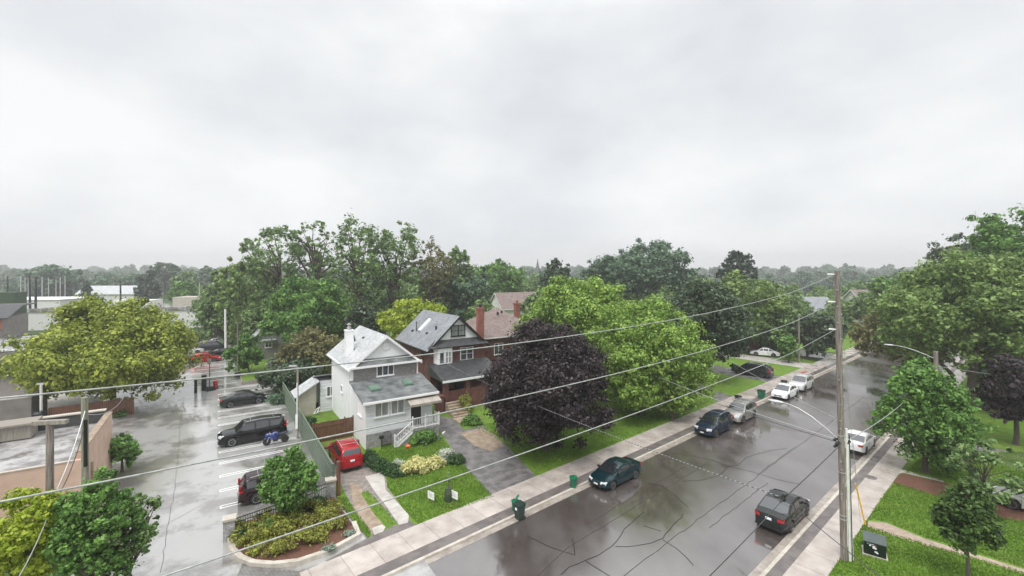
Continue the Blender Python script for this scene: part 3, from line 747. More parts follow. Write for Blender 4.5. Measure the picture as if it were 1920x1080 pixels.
ch = c.build('chimney', M['white'], H)
MB().lathe([(0.2, 9.22), (0.2, 9.45), (0.13, 9.55), (0.13, 9.7), (0.22, 9.72), (0.05, 9.85)], c=(0.5, 7.55, 0), n=12).build('chimney_pot', M['stone'], ch)
MB().box(0.9, 1.3, 7.3, 7.9, 6.8, 7.3).build('flashing', M['roof_dark'], H)
for bb in ((2.0, 2.35, 8.2, 8.4, 8.0, 8.3), (1.5, 1.62, 9.5, 9.62, 7.6, 8.0), (1.6, 1.75, 10.4, 10.55, 7.7, 8.2), (1.2, 1.3, 8.9, 9.0, 7.3, 7.62)): MB().box(*bb).build('roof_vent', M['black'], H)
# door, awning, porch, stair
MB().box(3.95, 4.9, -0.04, 0.0, 1.3, 3.35).build('door', M['black'], H)
MB().box(3.87, 3.95, -0.06, 0.0, 1.3, 3.42).box(4.9, 4.98, -0.06, 0.0, 1.3, 3.42).box(3.95, 4.9, -0.06, 0.0, 3.35, 3.42).build('door_frame', M['white'], H)
MB().slab([(3.45, -1.25, 3.5), (6.35, -1.25, 3.5), (6.35, -0.02, 3.88), (3.45, -0.02, 3.88)], 0.06).box(3.45, 6.35, -1.27, -1.22, 3.3, 3.5).build('awning', M['awning'], H)
MB().box(3.7, 6.25, -1.0, -0.003, 1.12, 1.26).build('porch_deck', M['stone'], H)
MB().box(3.75, 6.2, -0.95, -0.01, 0, 1.12).build('porch_base', M['stone'], H)
rl = MB(); railing(rl, (3.75, -0.97, 1.26), (6.2, -0.97, 1.26), 0.95, 16); railing(rl, (6.2, -0.97, 1.26), (6.2, -0.05, 1.26), 0.95, 6)
for x in (3.75, 4.95, 6.2): rl.box(x - .05, x + .05, -1.02, -0.92, 1.26, 2.4)
rl.build('porch_railing', M['white'], H)
st = MB()
for i in range(6): st.box(3.7 - (i + 1) * 0.25, 3.7 - i * 0.25, -0.95, -0.05, 0, 1.12 - (i + 1) * 0.185 + 0.09)
st.build('porch_stair', M['stone'], H)
rl = MB(); railing(rl, (3.7, -0.97, 1.2), (2.2, -0.97, 0.15), 0.8, 10); rl.box(2.12, 2.22, -1.02, -0.92, 0, 1.2)
rl.slab([(3.75, -1.0, 1.2), (2.2, -1.0, 0.12), (2.2, -0.96, 0.12), (3.75, -0.96, 1.2)], 0.25)
rl.build('stair_railing', M['white'], H)
gt = MB()
for i in range(9):
    x = 1.35 + i * 0.09; hh = 1.05 + 0.12 * math.sin(i / 8 * math.pi); gt.tube([(x, -0.25, 0.1), (x, -0.25, hh)], 0.013, 4)
gt.tube([(1.33, -0.25, 0.1), (1.33, -0.25, 1.1), (1.5, -0.25, 1.27), (1.71, -0.25, 1.33), (1.92, -0.25, 1.27), (2.09, -0.25, 1.1), (2.09, -0.25, 0.1)], 0.03, 6)
gt.tube([(1.33, -0.25, 0.2), (2.09, -0.25, 0.2)], 0.02, 5)
tag(gt.build('garden_gate', M['black'], loc=AB(10.4, 37.55), rz=LOT), 'small black arched iron gate against the grey stone base of the house', 'gate')
mbx = MB().box(-0.18, 0.18, -0.12, 0.12, 0.95, 1.2).tube([(0, 0, 0), (0, 0, 0.95)], 0.03, 6)
tag(mbx.build('letter_box', M['black'], loc=AB(11.55, 36.9), rz=LOT), 'black letter box on a thin post left of the iron gate', 'letter box')
# rear lean-to
MB().box(-1.2, 2.5, 12.61, 15.2, 0, 3.3).build('rear_wall', M['siding'], H)
MB().slab([(-1.6, 12.63, 4.0), (2.6, 12.63, 4.0), (2.6, 15.6, 3.25), (-1.6, 15.6, 3.25)], 0.12).build('rear_roof', M['roof_grey'], H)
window(H, -0.6, 0.5, 1.6, 2.7, 12.61, 3, pane='panedark')

# --- red brick house
B = empty('brick_house', AB(20.2, 46.8), LOT, 'red brick house with grey gable roof, white attic gable and dark porch roof', 'house')
gable_wall(B, 0, 6.9, 0, 9.8, 0, 6.4, 9.6, 'brick')
g = MB(); g.add([(0.5, -0.03, 6.75), (6.4, -0.03, 6.75), (3.45, -0.03, 9.45), (0.5, -0.002, 6.75), (6.4, -0.002, 6.75), (3.45, -0.002, 9.45)], [(0, 1, 2), (5, 4, 3), (0, 3, 4, 1), (1, 4, 5, 2), (2, 5, 3, 0)])
g.build('attic_gable', M['stucco'], B)
gable(B, 0, 6.9, 0, 9.8, 6.4, 9.6, 'roof_grey', 0.55, fascia='black')
p = MB(); p.add([(-0.4, -0.75, 6.3), (7.3, -0.75, 6.3), (6.4, -0.03, 7.05), (0.5, -0.03, 7.05), (-0.4, -0.03, 6.2), (7.3, -0.03, 6.2)], [(0, 1, 2, 3), (0, 4, 5, 1), (0, 3, 4), (1, 5, 2), (3, 2, 5, 4)])
p.build('pent_roof', M['roof_dark'], B)
window(B, 2.55, 4.4, 7.35, 8.65, -0.03, 2, m='black', pane='pane', rows=2, frame=.09)
bay = MB(); bay.prism([(0.4, -0.003), (0.75, -0.5), (2.45, -0.5), (2.8, -0.003)], 4.1, 6.15); bay.build('bay_window', M['white'], B)
window(B, 0.85, 1.5, 4.4, 5.9, -0.5, 1, pane='panedark', frame=.08, sill=False); window(B, 1.6, 2.4, 4.4, 5.9, -0.5, 2, pane='pane', frame=.06, sill=False, rows=2)
window(B, 3.75, 5.5, 4.4, 5.95, 0, 2, pane='panedark', rows=2, frame=.1)
window(B, 1.6, 2.6, 4.4, 5.6, 0.0, 2, axis='y', pane='panedark', m='brick'); window(B, 4.6, 5.3, 1.8, 3.2, 0.0, 1, axis='y', pane='panedark', m='brick')
pr = MB(); pr.slab([(-0.3, -3.9, 3.35), (7.3, -3.9, 3.35), (7.3, -0.01, 4.5), (-0.3, -0.01, 4.5)], 0.14)
prr = pr.build('porch_roof', M['roof_dark'], B)
MB().box(-0.3, 7.3, -4.0, -3.903, 3.12, 3.33).build('fascia', M['white'], prr)
gg = MB(); gg.add([(-0.28, -3.85, 3.2), (-0.28, -0.02, 3.2), (-0.28, -0.02, 4.35), (-0.2, -3.85, 3.2), (-0.2, -0.02, 3.2), (-0.2, -0.02, 4.35)], [(0, 1, 2), (5, 4, 3), (0, 3, 4, 1), (1, 4, 5, 2), (2, 5, 3, 0)])
gg.build('porch_gable', M['roof_dark'], B)
MB().box(0, 6.9, -3.6, -0.01, 0, 1.3).build('porch_base', M['brick'], B)
for x in (0.0, 2.6, 6.4): MB().box(x, x + 0.5, -3.75, -3.25, 0, 3.15).build('porch_pier', M['brick'], B)
MB().box(0.5, 6.4, -3.58, -3.45, 1.3, 2.1).build('porch_parapet', M['brick'], B)
MB().box(3.0, 4.0, -0.05, -0.002, 1.3, 3.3).build('door', M['black'], B)
window(B, 0.7, 2.3, 1.9, 3.2, 0, 2, pane='panedark', m='brick')
chb = MB().box(7.0, 7.75, 1.2, 1.9, 0, 10.2).box(6.93, 7.82, 1.13, 1.97, 10.2, 10.45).build('chimney', M['chimbrick'], B)
MB().lathe([(0.2, 10.45), (0.2, 10.75), (0.3, 10.8), (0.1, 10.95)], c=(7.37, 1.55, 0), n=10).build('chimney_pot', M['black'], chb)
for bb in ((0.9, 1.2, 3.2, 3.5, 7.2, 7.6), (1.55, 1.7, 2.0, 2.15, 7.8, 8.45), (0.9, 0.98, 6.5, 6.6, 7.2, 8.6), (0.7, 1.0, 7.4, 7.7, 7.0, 7.45)): MB().box(*bb).build('roof_vent', M['black'], B)
s = MB(); sl = math.atan(3.2 / 3.45)
s.M = Matrix.Translation((1.75, 5.6, 6.4 + 1.75 * 3.2 / 3.45 + .12)) @ Matrix.Rotation(-sl, 4, 'Y')
s.box(-1.0, 1.0, -0.3, 0.3, 0, 0.22).build('skylight', M['white'], B)
gp = MB().box(-0.35, 0.35, -0.35, 0.35, 0, 1.75).box(-0.42, 0.42, -0.42, 0.42, 1.75, 1.9)
tag(gp.build('brick_pillar', [M['brick']], loc=AB(19.6, 43.0), rz=LOT), 'square red brick pillar with pale cap left of the stone steps', 'pillar')
s = MB()
for i in range(6): s.box(0, 1.9, i * 0.36, (i + 1) * 0.36, 0, 0.2 + i * 0.19)
so = s.build('stone_steps', M['dirt'], loc=AB(20.05, 40.4), rz=LOT)
tag(so, 'worn tan stone steps climbing to the brick house porch', 'steps')
MB().box(-0.3, 2.2, -1.6, -0.1, 0.08, 0.16).build('landing_slab', M['dirt'], so)

# --- brown hipped house behind
def hip(par, x0, x1, y0, y1, ze, zr, m, oh=0.5, rl=0.0, fascia='white', name='roof'):
    x0 -= oh; x1 += oh; y0 -= oh; y1 += oh
    xm, ym = (x0 + x1) / 2, (y0 + y1) / 2
    r = MB(); r.add([(x0, y0, ze), (x1, y0, ze), (x1, y1, ze), (x0, y1, ze), (xm - rl, ym, zr), (xm + rl, ym, zr)],
                    [(0, 1, 5, 4), (1, 2, 5), (2, 3, 4, 5), (3, 0, 4), (0, 3, 2, 1)])
    ro = r.build(name, M[m], par)
    MB().box(x0, x1, y0 - .02, y0 + .1, ze - .16, ze - .003).box(x0 - .02, x0 + .1, y0 + .1, y1, ze - .16, ze - .003).box(x1 - .1, x1 + .02, y0 + .1, y1, ze - .16, ze - .003).build('fascia', M[fascia], ro)
    return ro
C = empty('hip_roof_house', AB(29.6, 50), LOT, 'house under a pyramid shaped brown hip roof beside the brick house', 'house')
MB().box(0, 9, 0, 10, 0, 6.2).build('wall', M['brick'], C)
ro = hip(C, 0, 9, 0, 10, 6.3, 9.7, 'roof_brown')
ch2 = MB().box(7.6, 8.3, 4.4, 5.1, 6.5, 10.0).box(7.52, 8.38, 4.32, 5.18, 10.0, 10.2).build('chimney', M['chimbrick'], C)
MB().lathe([(0.18, 10.2), (0.18, 10.5), (0.26, 10.55)], c=(7.95, 4.75, 0), n=10).build('chimney_pot', M['chimbrick'], ch2)
MB().box(3.4, 3.65, 3.0, 3.2, 8.8, 9.2).box(4.2, 4.4, 3.2, 3.4, 9.0, 9.35).build('roof_vent', M['black'], C)
window(C, 1.0, 2.4, 3.9, 5.4, 0, 2); window(C, 5.6, 7.4, 3.9, 5.4, 0, 2); window(C, 1.0, 2.8, 1.2, 2.8, 0, 2)

# --- grey garage-like house behind the lot
E = empty('grey_house', AB(5.4, 85.5), LOT, 'small dark grey gabled house with one white window behind the parking lot', 'house')
gable_wall(E, 0, 5.2, 0, 8, 0, 3.9, 6.4, 'greywall')
MB().box(0.1, 5.1, -0.03, -0.002, 2.5, 3.9).build('gable_cladding', M['roof_grey'], E)
gable(E, 0, 5.2, 0, 8, 3.9, 6.4, 'roof_light', 0.45, fascia='roof_grey')
window(E, 1.5, 2.6, 2.0, 3.05, 0, 2); MB().slab([(1.1, -0.7, 3.3), (3.2, -0.7, 3.3), (3.2, -0.03, 3.45), (1.1, -0.03, 3.45)], .06).build('canopy', M['lampgrey'], E)

# --- garden shed
S = empty('garden_shed', AB(6.95, 49.9), LOT, 'beige garden shed with pale single slope roof behind the green fence', 'shed')
w = MB(); w.add([(0, 0, 0), (1.75, 0, 0), (1.75, 0, 3.15), (0, 0, 2.1), (0, 2.4, 0), (1.75, 2.4, 0), (1.75, 2.4, 3.15), (0, 2.4, 2.1)], [(0, 1, 2, 3), (7, 6, 5, 4), (0, 3, 7, 4), (1, 5, 6, 2), (3, 2, 6, 7)])
w.build('wall', M['beige'], S)
MB().slab([(-0.3, -0.3, 2.1), (2.05, -0.3, 3.5), (2.05, 2.7, 3.5), (-0.3, 2.7, 2.1)], 0.12).build('roof', M['roof_light'], S)

# --- houses glimpsed among the trees
def far_house(name, label, cx, yr, Z, w, d, ze, zr, rz, wallm, roofm, kind='gable', win=2):
    X = (cx - 960) / F * Z
    o = empty(name, (X, Z, 0), rz, label, 'house')
    if kind == 'gable':
        gable_wall(o, -w / 2, w / 2, -d / 2, d / 2, 0, ze, zr, wallm); gable(o, -w / 2, w / 2, -d / 2, d / 2, ze, zr, roofm, 0.4)
    elif kind == 'side':
        o.rotation_euler = (0, 0, rz + math.pi / 2)
        gable_wall(o, -d / 2, d / 2, -w / 2, w / 2, 0, ze, zr, wallm); gable(o, -d / 2, d / 2, -w / 2, w / 2, ze, zr, roofm, 0.4)
        return o
    else:
        MB().box(-w / 2, w / 2, -d / 2, d / 2, 0, ze).build('wall', M[wallm], o); hip(o, -w / 2, w / 2, -d / 2, d / 2, ze, zr, roofm, rl=w * .2)
    for i in range(win):
        x = -w / 2 + w * (i + 0.5) / win; window(o, x - 0.6, x + 0.6, ze - 2.0, ze - 0.7, -d / 2, 2)
    return o
far_house('cream_house', 'tall white gabled house half hidden behind the dark tree', 688, 0, 92, 8.2, 7, 7.2, 10.2, R(25), 'palewall', 'roof_light')
far_house('bungalow', 'low house with pale tan roof seen above the brown hip roof', 965, 0, 118, 11, 9, 5.5, 9.2, R(25), 'palewall', 'roof_brown', 'side')
far_house('corner_house', 'grey roofed house beyond the side street left of the tall pole', 1503, 0, 118, 12, 8, 5.0, 8.0, R(-5), 'brick', 'roof_grey', 'side')
far_house('street_house', 'white house glimpsed between olive trees left of the tall pole', 1440, 0, 125, 9, 8, 6, 8.6, R(10), 'palewall', 'roof_brown')
far_house('hillside_house', 'tan roofed house among the trees right of the tall pole', 1637, 0, 125, 12, 9, 6.0, 9.6, R(0), 'palewall', 'roof_brown', 'side')
far_house('street_cottage', 'small red brick house behind the dark silver leaved tree', 1400, 0, 86, 9, 8, 3.6, 6.0, R(40), 'brick', 'roof_grey', 'hip')
far_house('pale_bungalow', 'low pale roofed bungalow far off above the yellow green tree', 215, 0, 190, 22, 10, 5.5, 8.6, R(5), 'palewall', 'roof_light', 'side')

# --- church steeple on the skyline
sp = empty('church_steeple', ((1008 - 960) / F * 420, 420, 0), 0, 'thin dark church steeple on the misty skyline', 'steeple')
MB().box(-3, 3, -3, 3, 0, 14).build('tower', M['greywall'], sp)
MB().lathe([(3.6, 14), (1.2, 20), (0.05, 27)], n=8).build('spire', M['roof_dark'], sp)

# --- flat roofed shop lower left
P = empty('flat_roof_building', AB(-6.4, 34.9), LOT, 'peach walled shop with a wet flat roof beside the parking lot', 'building')
MB().box(-22, 0, 0, 9.0, 0, 3.9).build('wall', M['peach'], P)
MB().box(-21.7, -0.35, 0.3, 8.7, 3.9, 3.93).build('roof', M['flatroof'], P)
MB().box(-22, 0, 0, 0.3, 3.9, 4.15).box(-0.34, 0, 0.3, 9.0, 3.9, 4.5).build('parapet', M['peach'], P)
MB().box(-22, -0.34, 8.7, 9.0, 3.905, 4.75).build('rear_parapet', M['roof_dark'], P)
MB().box(-22, -0.3, 8.62, 9.08, 4.75, 4.83).box(-22, -0.35, -0.04, 0.1, 4.15, 4.2).build('coping', M['kerb'], P)
MB().box(-0.36, 0.03, 0.31, 9.08, 4.5, 4.56).build('side_coping', M['dirt'], P)
u = MB().box(-5.5, -3.7, 7.0, 8.3, 4.0, 4.9); uo = u.build('rooftop_unit', M['wood_grey'], P)
MB().box(-5.7, -3.5, 6.8, 8.5, 4.9, 5.02).build('unit_lid', M['wood_grey'], uo)
for i in range(7): pass
MB().box(0.003, 0.12, 2.2, 2.32, 0, 3.2).box(0.003, 0.06, 1.4, 2.0, 0.1, 2.2).build('drainpipe', M['dirt'], P)
# rear yard, fences, far shops on the left
poly('yard', [G(-60, 850), G(-60, 735), G(60, 728), G(190, 745), G(212, 790), G(200, 850)], 0.02, 'concrete')
MB_ = MB
yw = MB().box(-22, -15.2, 0, 0.3, 0, 2.7).box(-15.2, -14.9, 0, 5, 0, 2.7).build('yard_wall', M['greywall'], loc=AB(0, 61.8), rz=LOT)
tag(yw, 'stained concrete wall of the yard behind the flat roofed shop', 'wall')
st_ = empty('store_building', AB(-21.5, 86.6), LOT, 'brown grey windowless store with a cluttered white roof at left edge', 'building')
MB().box(-30, 0, 0, 16, 0, 4.3).build('wall', M['greywall'], st_)
MB().box(-29.8, -0.2, 0.2, 15.8, 4.3, 4.34).build('roof', M['flatroof'], st_)
MB().box(-30.1, 0.1, -0.1, 0.2, 4.3, 4.5).build('coping', M['white'], st_)
rn = random.Random(4); cl = MB()
for i in range(24):
    x = rn.uniform(-29, -1.5); y = rn.uniform(1.5, 15); cl.box(x, x + rn.uniform(.5, 2.6), y, y + rn.uniform(.3, 1), 4.34, 4.34 + rn.uniform(.3, 1.1))
cl.build('rooftop_ducts', M['lampgrey'], st_)
o_ = empty('orange_fascia_store', AB(-47, 121), LOT, 'long dark roofed store with an orange fascia band behind', 'building')
MB().box(-40, 14, 0, 14, 0, 6.2).build('wall', M['greywall'], o_)
MB().box(-40, 14, -0.2, -0.002, 4.2, 5.9).build('fascia_band', M['stripe'], o_)
MB().slab([(-41, -1, 6.3), (15, -1, 6.3), (15, 7, 8.2), (-41, 7, 8.2)], .2).box(-41, 15, 7, 15, 8.0, 8.2).build('roof', M['roof_dark'], o_)
iv = MB().box(-1.9, 1.9, -1.8, 1.8, 0, 10.2).build('ivy_tower', M['ivy'], loc=((19 - 960) / F * 100, 100, 0), rz=.3)
tag(iv, 'square ivy covered block standing over the store roof at far left', 'tower')
mall = empty('plaza_building', ((300 - 960) / F * 122, 122, 0), R(8), 'long low plaza building with pale flat roofs beyond the yellow green tree', 'building')
MB().box(-26, 14, -7, 10, 0, 5.2).build('wall', M['palewall'], mall)
MB().box(-26.3, 14.3, -7.3, -6.9, 4.7, 5.5).box(-26.3, 14.3, -6.9, 10.2, 5.2, 5.3).build('roof', M['flatroof'], mall)
MB().box(2, 13, 2, 9, 5.3, 7.6).build('upper_wall', M['beige'], mall)
MB().box(-14, -4, 3, 8, 5.3, 6.8).build('upper_roof_block', M['palewall'], mall)
white = empty('white_warehouse', ((70 - 960) / F * 150, 150, 0), R(5), 'wide white warehouse in the haze at the far left', 'building')
MB().box(-34, 14, -8, 8, 0, 5.6).build('wall', M['palewall'], white); MB().box(-34.3, 14.3, -8.3, 8.3, 5.6, 5.8).build('roof', M['white'], white)
bs = MB(); bs.M = Matrix.Scale(.62, 4); bs.add([(-3, -1.2, 0.3), (1.6, -1.2, 0.3), (3.2, -1.2, 1.9), (-3, -1.2, 1.9), (-3, 1.2, 0.3), (1.6, 1.2, 0.3), (3.2, 1.2, 1.9), (-3, 1.2, 1.9)], [(0, 1, 2, 3), (7, 6, 5, 4), (0, 3, 7, 4), (1, 5, 6, 2), (0, 4, 5, 1), (3, 2, 6, 7)])
tag(bs.build('waste_skip', M['blue'], loc=PZ(4, 738, 55).xy.to_3d(), rz=R(20)), 'turquoise metal waste skip with a sloping end at left edge', 'skip')
ba = MB().box(-6, 5, -.8, .8, 0, 2.6).build('blue_roof_shed', M['greywall'], loc=PZ(8, 715, 53).xy.to_3d(), rz=R(10))
tag(ba, 'low grey shed with a blue roof behind the turquoise skip', 'shed')
MB().slab([(-6.4, -1.1, 2.65), (5.2, -1.1, 2.65), (5.2, 1.1, 2.85), (-6.4, 1.1, 2.85)], .12).build('roof', M['blueroof'], ba)
# ------------------------------------------------------------------ cars
def interp(x, pts):
    if x <= pts[0][0]: return pts[0][1]
    for (a, u), (b, v) in zip(pts, pts[1:]):
        if x <= b:
            t = (x - a) / (b - a); t = t * t * (3 - 2 * t) * 0.5 + t * 0.5
            return u + (v - u) * t
    return pts[-1][1]
CARS = {
 # L, W, wheelbase, r, lower-body top profile, cabin roofline (base rear, roof rear, roof front, base front) as x, z, pillars
 'sedan': dict(L=4.6, W=1.80, wb=2.68, r=0.325, top=[(-2.3, .70), (-2.22, .98), (-1.6, 1.02), (-1.0, .98), (.9, .93), (1.6, .84), (2.1, .70), (2.25, .55), (2.3, .42)],
               cab=[(-1.75, 1.00), (-0.75, 1.43), (0.0, 1.47), (0.45, 1.41), (1.3, .90)], rf=(-0.85, 0.40), pil=[(-1.35, -0.62), (-0.52, 0.18), (0.26, .95)], rear_n=1),
 'coupe': dict(L=4.4, W=1.70, wb=2.62, r=0.30, top=[(-2.2, .68), (-2.12, .92), (-1.5, .96), (-.9, .92), (.9, .88), (1.6, .78), (2.0, .66), (2.15, .54), (2.2, .40)],
               cab=[(-1.65, .94), (-0.8, 1.30), (-0.1, 1.36), (0.3, 1.31), (1.2, .85)], rf=(-0.85, 0.25), pil=[(-1.3, -0.72), (-0.62, .9)], rear_n=1),
 'hatch': dict(L=4.5, W=1.80, wb=2.64, r=0.325, top=[(-2.25, .60), (-2.2, .95), (-1.6, 1.0), (.9, .95), (1.5, .88), (2.0, .74), (2.2, .58), (2.25, .42)],
               cab=[(-2.15, 1.0), (-1.45, 1.40), (-0.3, 1.50), (0.35, 1.44), (1.35, .93)], rf=(-1.5, 0.38), pil=[(-1.5, -0.95), (-0.85, -.05), (0.05, .98)], rear_n=1),
 'suv': dict(L=4.6, W=1.84, wb=2.65, r=0.355, top=[(-2.3, .62), (-2.26, 1.02), (-1.6, 1.06), (.9, 1.04), (1.5, 1.0), (2.05, .88), (2.25, .66), (2.3, .46)],
               cab=[(-2.22, 1.05), (-1.88, 1.60), (-0.6, 1.70), (0.25, 1.64), (1.15, 1.02)], rf=(-1.9, 0.28), pil=[(-1.85, -1.2), (-1.1, -.25), (-0.15, .82)], rear_n=1, rack=True),
 'bigsuv': dict(L=5.25, W=1.92, wb=3.25, r=0.385, top=[(-2.62, .66), (-2.58, 1.10), (-1.6, 1.13), (1.2, 1.12), (1.8, 1.09), (2.4, 1.0), (2.58, .74), (2.62, .5)],
               cab=[(-2.55, 1.12), (-2.3, 1.72), (-0.6, 1.84), (0.65, 1.78), (1.4, 1.1)], rf=(-2.3, 0.7), pil=[(-2.25, -1.25), (-1.15, -.15), (-0.05, 1.08)], rear_n=1, rack=True),
 'van': dict(L=5.05, W=1.95, wb=3.05, r=0.34, top=[(-2.52, .60), (-2.48, 1.05), (-1.6, 1.08), (1.2, 1.05), (1.7, .98), (2.25, .82), (2.47, .62), (2.52, .45)],
               cab=[(-2.46, 1.06), (-2.15, 1.62), (-0.6, 1.76), (0.65, 1.70), (1.75, .97)], rf=(-2.15, 0.68), pil=[(-2.1, -1.2), (-1.1, -.1), (0.0, 1.25)], rear_n=1, rack=True),
}
def make_car(kind, name, label, cat, body_m, loc, rz, group=None, chrome=False, rimm='rim'):
    c = CARS[kind]; L, W, r = c['L'], c['W'], c['r']; hw = W / 2
    root = empty(name, loc, rz, label, cat, group)
    bm_ = M[body_m]
    zt = lambda x: interp(x, c['top'])
    xw = (c['wb'] / 2 + 0.02, -c['wb'] / 2 + 0.02); ra = r * 1.2
    def zb(x):
        z = 0.21 + 0.10 * (abs(x) / (L / 2)) ** 8
        for q in xw:
            if abs(x - q) < ra: z = max(z, r + math.sqrt(ra * ra - (x - q) ** 2))
        return z
    def plan(x): 
        u = abs(x) / (L / 2)
        return hw * (1 - 0.03 * u ** 2 - 0.19 * u ** 7)
    xs = sorted(set([-L / 2 + L * i / 60 for i in range(61)] + [q + s * ra for q in xw for s in (-1, -.97, .97, 1)]))
    mb = MB(); rings = []
    for x in xs:
        w = plan(x); b = zb(x); t = zt(x); t = max(t, b + 0.06)
        half = [(w * .93, b), (w * .985, b + .02), (w, b + (t - b) * .45), (w * .985, t - .13 * min(1, (t - b) / .3)), (w * .94, t - .035), (w * .75, t + .005), (w * .35, t + .025)]
        ring = [(x, y, z) for y, z in half] + [(x, -y, z) for y, z in reversed(half)]
        rings.append(ring)
    n = len(rings[0])
    vs = [p for rg in rings for p in rg]; fs = []
    for i in range(len(rings) - 1):
        for k in range(n):
            fs.append((i * n + k, i * n + (k + 1) % n, (i + 1) * n + (k + 1) % n, (i + 1) * n + k))
    fs.append(tuple(range(n))); fs.append(tuple((len(rings) - 1) * n + k for k in range(n)))
    mb.add(vs, fs)
    # cabin
    cab = c['cab']; x0, x1 = cab[0][0], cab[-1][0]
    zr = lambda x: interp(x, [(a, b) for a, b in cab])
    def wb_(x): return plan(x) * .945
    def wt_(x): return wb_(x) - max(0, zr(x) - zt(x)) * .30
    xs2 = [x0 + (x1 - x0) * i / 34 for i in range(35)]
    rings = []
    for x in xs2:
        z1 = max(zr(x), zt(x) + .004); b = wb_(x); t = wt_(x); z0 = zt(x) - .06; s = min(1, (z1 - z0) / .3)
        half = [(b, z0), (t + .02 * s, z1 - .09 * s), (t - .05 * s, z1 - .015), (t * .55, z1 + .02 * s)]
        rings.append([(x, y, z) for y, z in half] + [(x, -y, z) for y, z in reversed(half)])
    n = 8; vs = [p for rg in rings for p in rg]; fs = []
    for i in range(len(rings) - 1):
        for k in range(n): fs.append((i * n + k, i * n + (k + 1) % n, (i + 1) * n + (k + 1) % n, (i + 1) * n + k))
    fs.append(tuple(range(n))); fs.append(tuple((len(rings) - 1) * n + k for k in range(n)))
    mb.add(vs, fs)
    mb.build('body', bm_, root, smooth=38)
    # glass
    def screen(xa, xb, sgn, nm):
        g = MB(); rows = 7; cols = 7; vs = []
        for i in range(rows):
            x = xa + (xb - xa) * i / (rows - 1); t = wt_(x) * .90; z = max(zr(x), zt(x))
            for k in range(cols):
                y = -t + 2 * t * k / (cols - 1)
                vs.append((x + sgn * .014, y, z + .028 - .03 * (abs(y) / t) ** 2))
        fs = [(i * cols + k, i * cols + k + 1, (i + 1) * cols + k + 1, (i + 1) * cols + k) for i in range(rows - 1) for k in range(cols - 1)]
        g.add(vs, fs); return g.build(nm, M['glass'], root, smooth=60)
    screen(c['rf'][1] + .03, x1 - .10, 1, 'windscreen')
    screen(c['rf'][0] - .03, x0 + .10, -1, 'rear_window')
    for s in (-1, 1):
        for (a, b) in c['pil']:
            g = MB(); N = 8; vs = []
            for i in range(N):
                x = a + (b - a) * i / (N - 1); z0 = zt(x) + .045; z1 = max(z0 + .01, zr(x) - .115); zz1 = zr(x) - .09
                for z in (z0, z1):
                    f = (z - (zt(x) - .06)) / max(.05, zz1 - (zt(x) - .06)); y = wb_(x) + (wt_(x) + .02 - wb_(x)) * min(1.02, f)
                    vs.append((x, s * (y + .010), z))
            g.add(vs, [(2 * i, 2 * i + 2, 2 * i + 3, 2 * i + 1) for i in range(N - 1)]); g.build('side_window', M['glass'], root)
    # wheels
    for q in xw:
        for s in (-1, 1):
            y = s * (hw - .115)
            wm = MB().lathe([(r * .62, -.105), (r * .93, -.105), (r, -.07), (r, .07), (r * .93, .105), (r * .62, .105)], axis='y', c=(0, 0, 0), n=22)
            wo = wm.build('wheel', M['rubber'], root, loc=(q, y, r), smooth=40)
            rm = MB().lathe([(r * .66, .07), (r * .66, .108), (r * .58, .108), (r * .56, .08), (r * .15, .085), (r * .12, .105), (0.01, .105)], axis='y', n=20)
            for k in range(5):
                a = 2 * math.pi * k / 5 + .3; d = (math.cos(a), math.sin(a))
                rm.add([(d[0] * r * .1 - d[1] * .03, .104, d[1] * r * .1 + d[0] * .03), (d[0] * r * .1 + d[1] * .03, .104, d[1] * r * .1 - d[0] * .03),
                        (d[0] * r * .6 + d[1] * .035, .104, d[1] * r * .6 - d[0] * .035), (d[0] * r * .6 - d[1] * .035, .104, d[1] * r * .6 + d[0] * .035)], [(0, 1, 2, 3)])
            ro_ = rm.build('rim', M[rimm], wo)
            ro_.rotation_euler = (0, 0, 0 if s > 0 else math.pi)
            MB().lathe([(ra * .97, -s * .16), (ra * .97, -s * .155)], axis='y', n=20).build('arch_liner', M['black'], wo, loc=(0, s * .0, 0))
    e = L / 2
    hz = zt(e - .22)
    for s in (-1, 1):
        h = MB(); w = plan(e - .15)
        h.add([(e - .02, s * w * .50, hz - .22), (e - .02, s * w * .50, hz - .06), (e - .14, s * w * .99, hz - .03), (e - .14, s * w * .99, hz - .20), (e - .42, s * (w + .018), hz + .0), (e - .36, s * (w + .018), hz - .17),
               (e - .2, s * w * .5, hz - .02), (e - .42, s * w * .8, hz + .03)], [(0, 1, 2, 3), (3, 2, 4, 5), (1, 6, 7, 4, 2), ])
        h.build('headlight', M['headlight'], root)
        tl = MB(); tz = c['top'][1][1]
        hi_ = tz + (.28 if kind in ('suv', 'bigsuv', 'van') else -.03)
        lo_ = tz - .20 if hi_ < tz else tz - .16
        yy = plan(-e + .1)
        tl.add([(-e - .012, s * yy * .62, lo_), (-e - .012, s * yy * .62, hi_ if hi_ < tz else tz - .02), (-e + .03, s * yy * 1.0, hi_ if hi_ < tz else tz), (-e + .03, s * (yy * 1.0 + .004), lo_), (-e + .30, s * (yy + .035), lo_ + .05), (-e + .26, s * (yy + .02), (hi_ if hi_ < tz else tz - .02))],
               [(0, 1, 2, 3), (3, 2, 5, 4)])
        if hi_ > tz:
            tl.box(-e + .02, -e + .16, *sorted((s * wb_(x0) * .90, s * wb_(x0) * .985)), tz - .04, hi_)
        tl.build('tail_light', M['taillight'], root)
        mr = MB().box(-.09, .07, -.10, .10, -.06, .07)
        mr.build('mirror', bm_, root, loc=(x1 - .42, s * (hw + .06), zt(x1) + .10), bevel=.03)
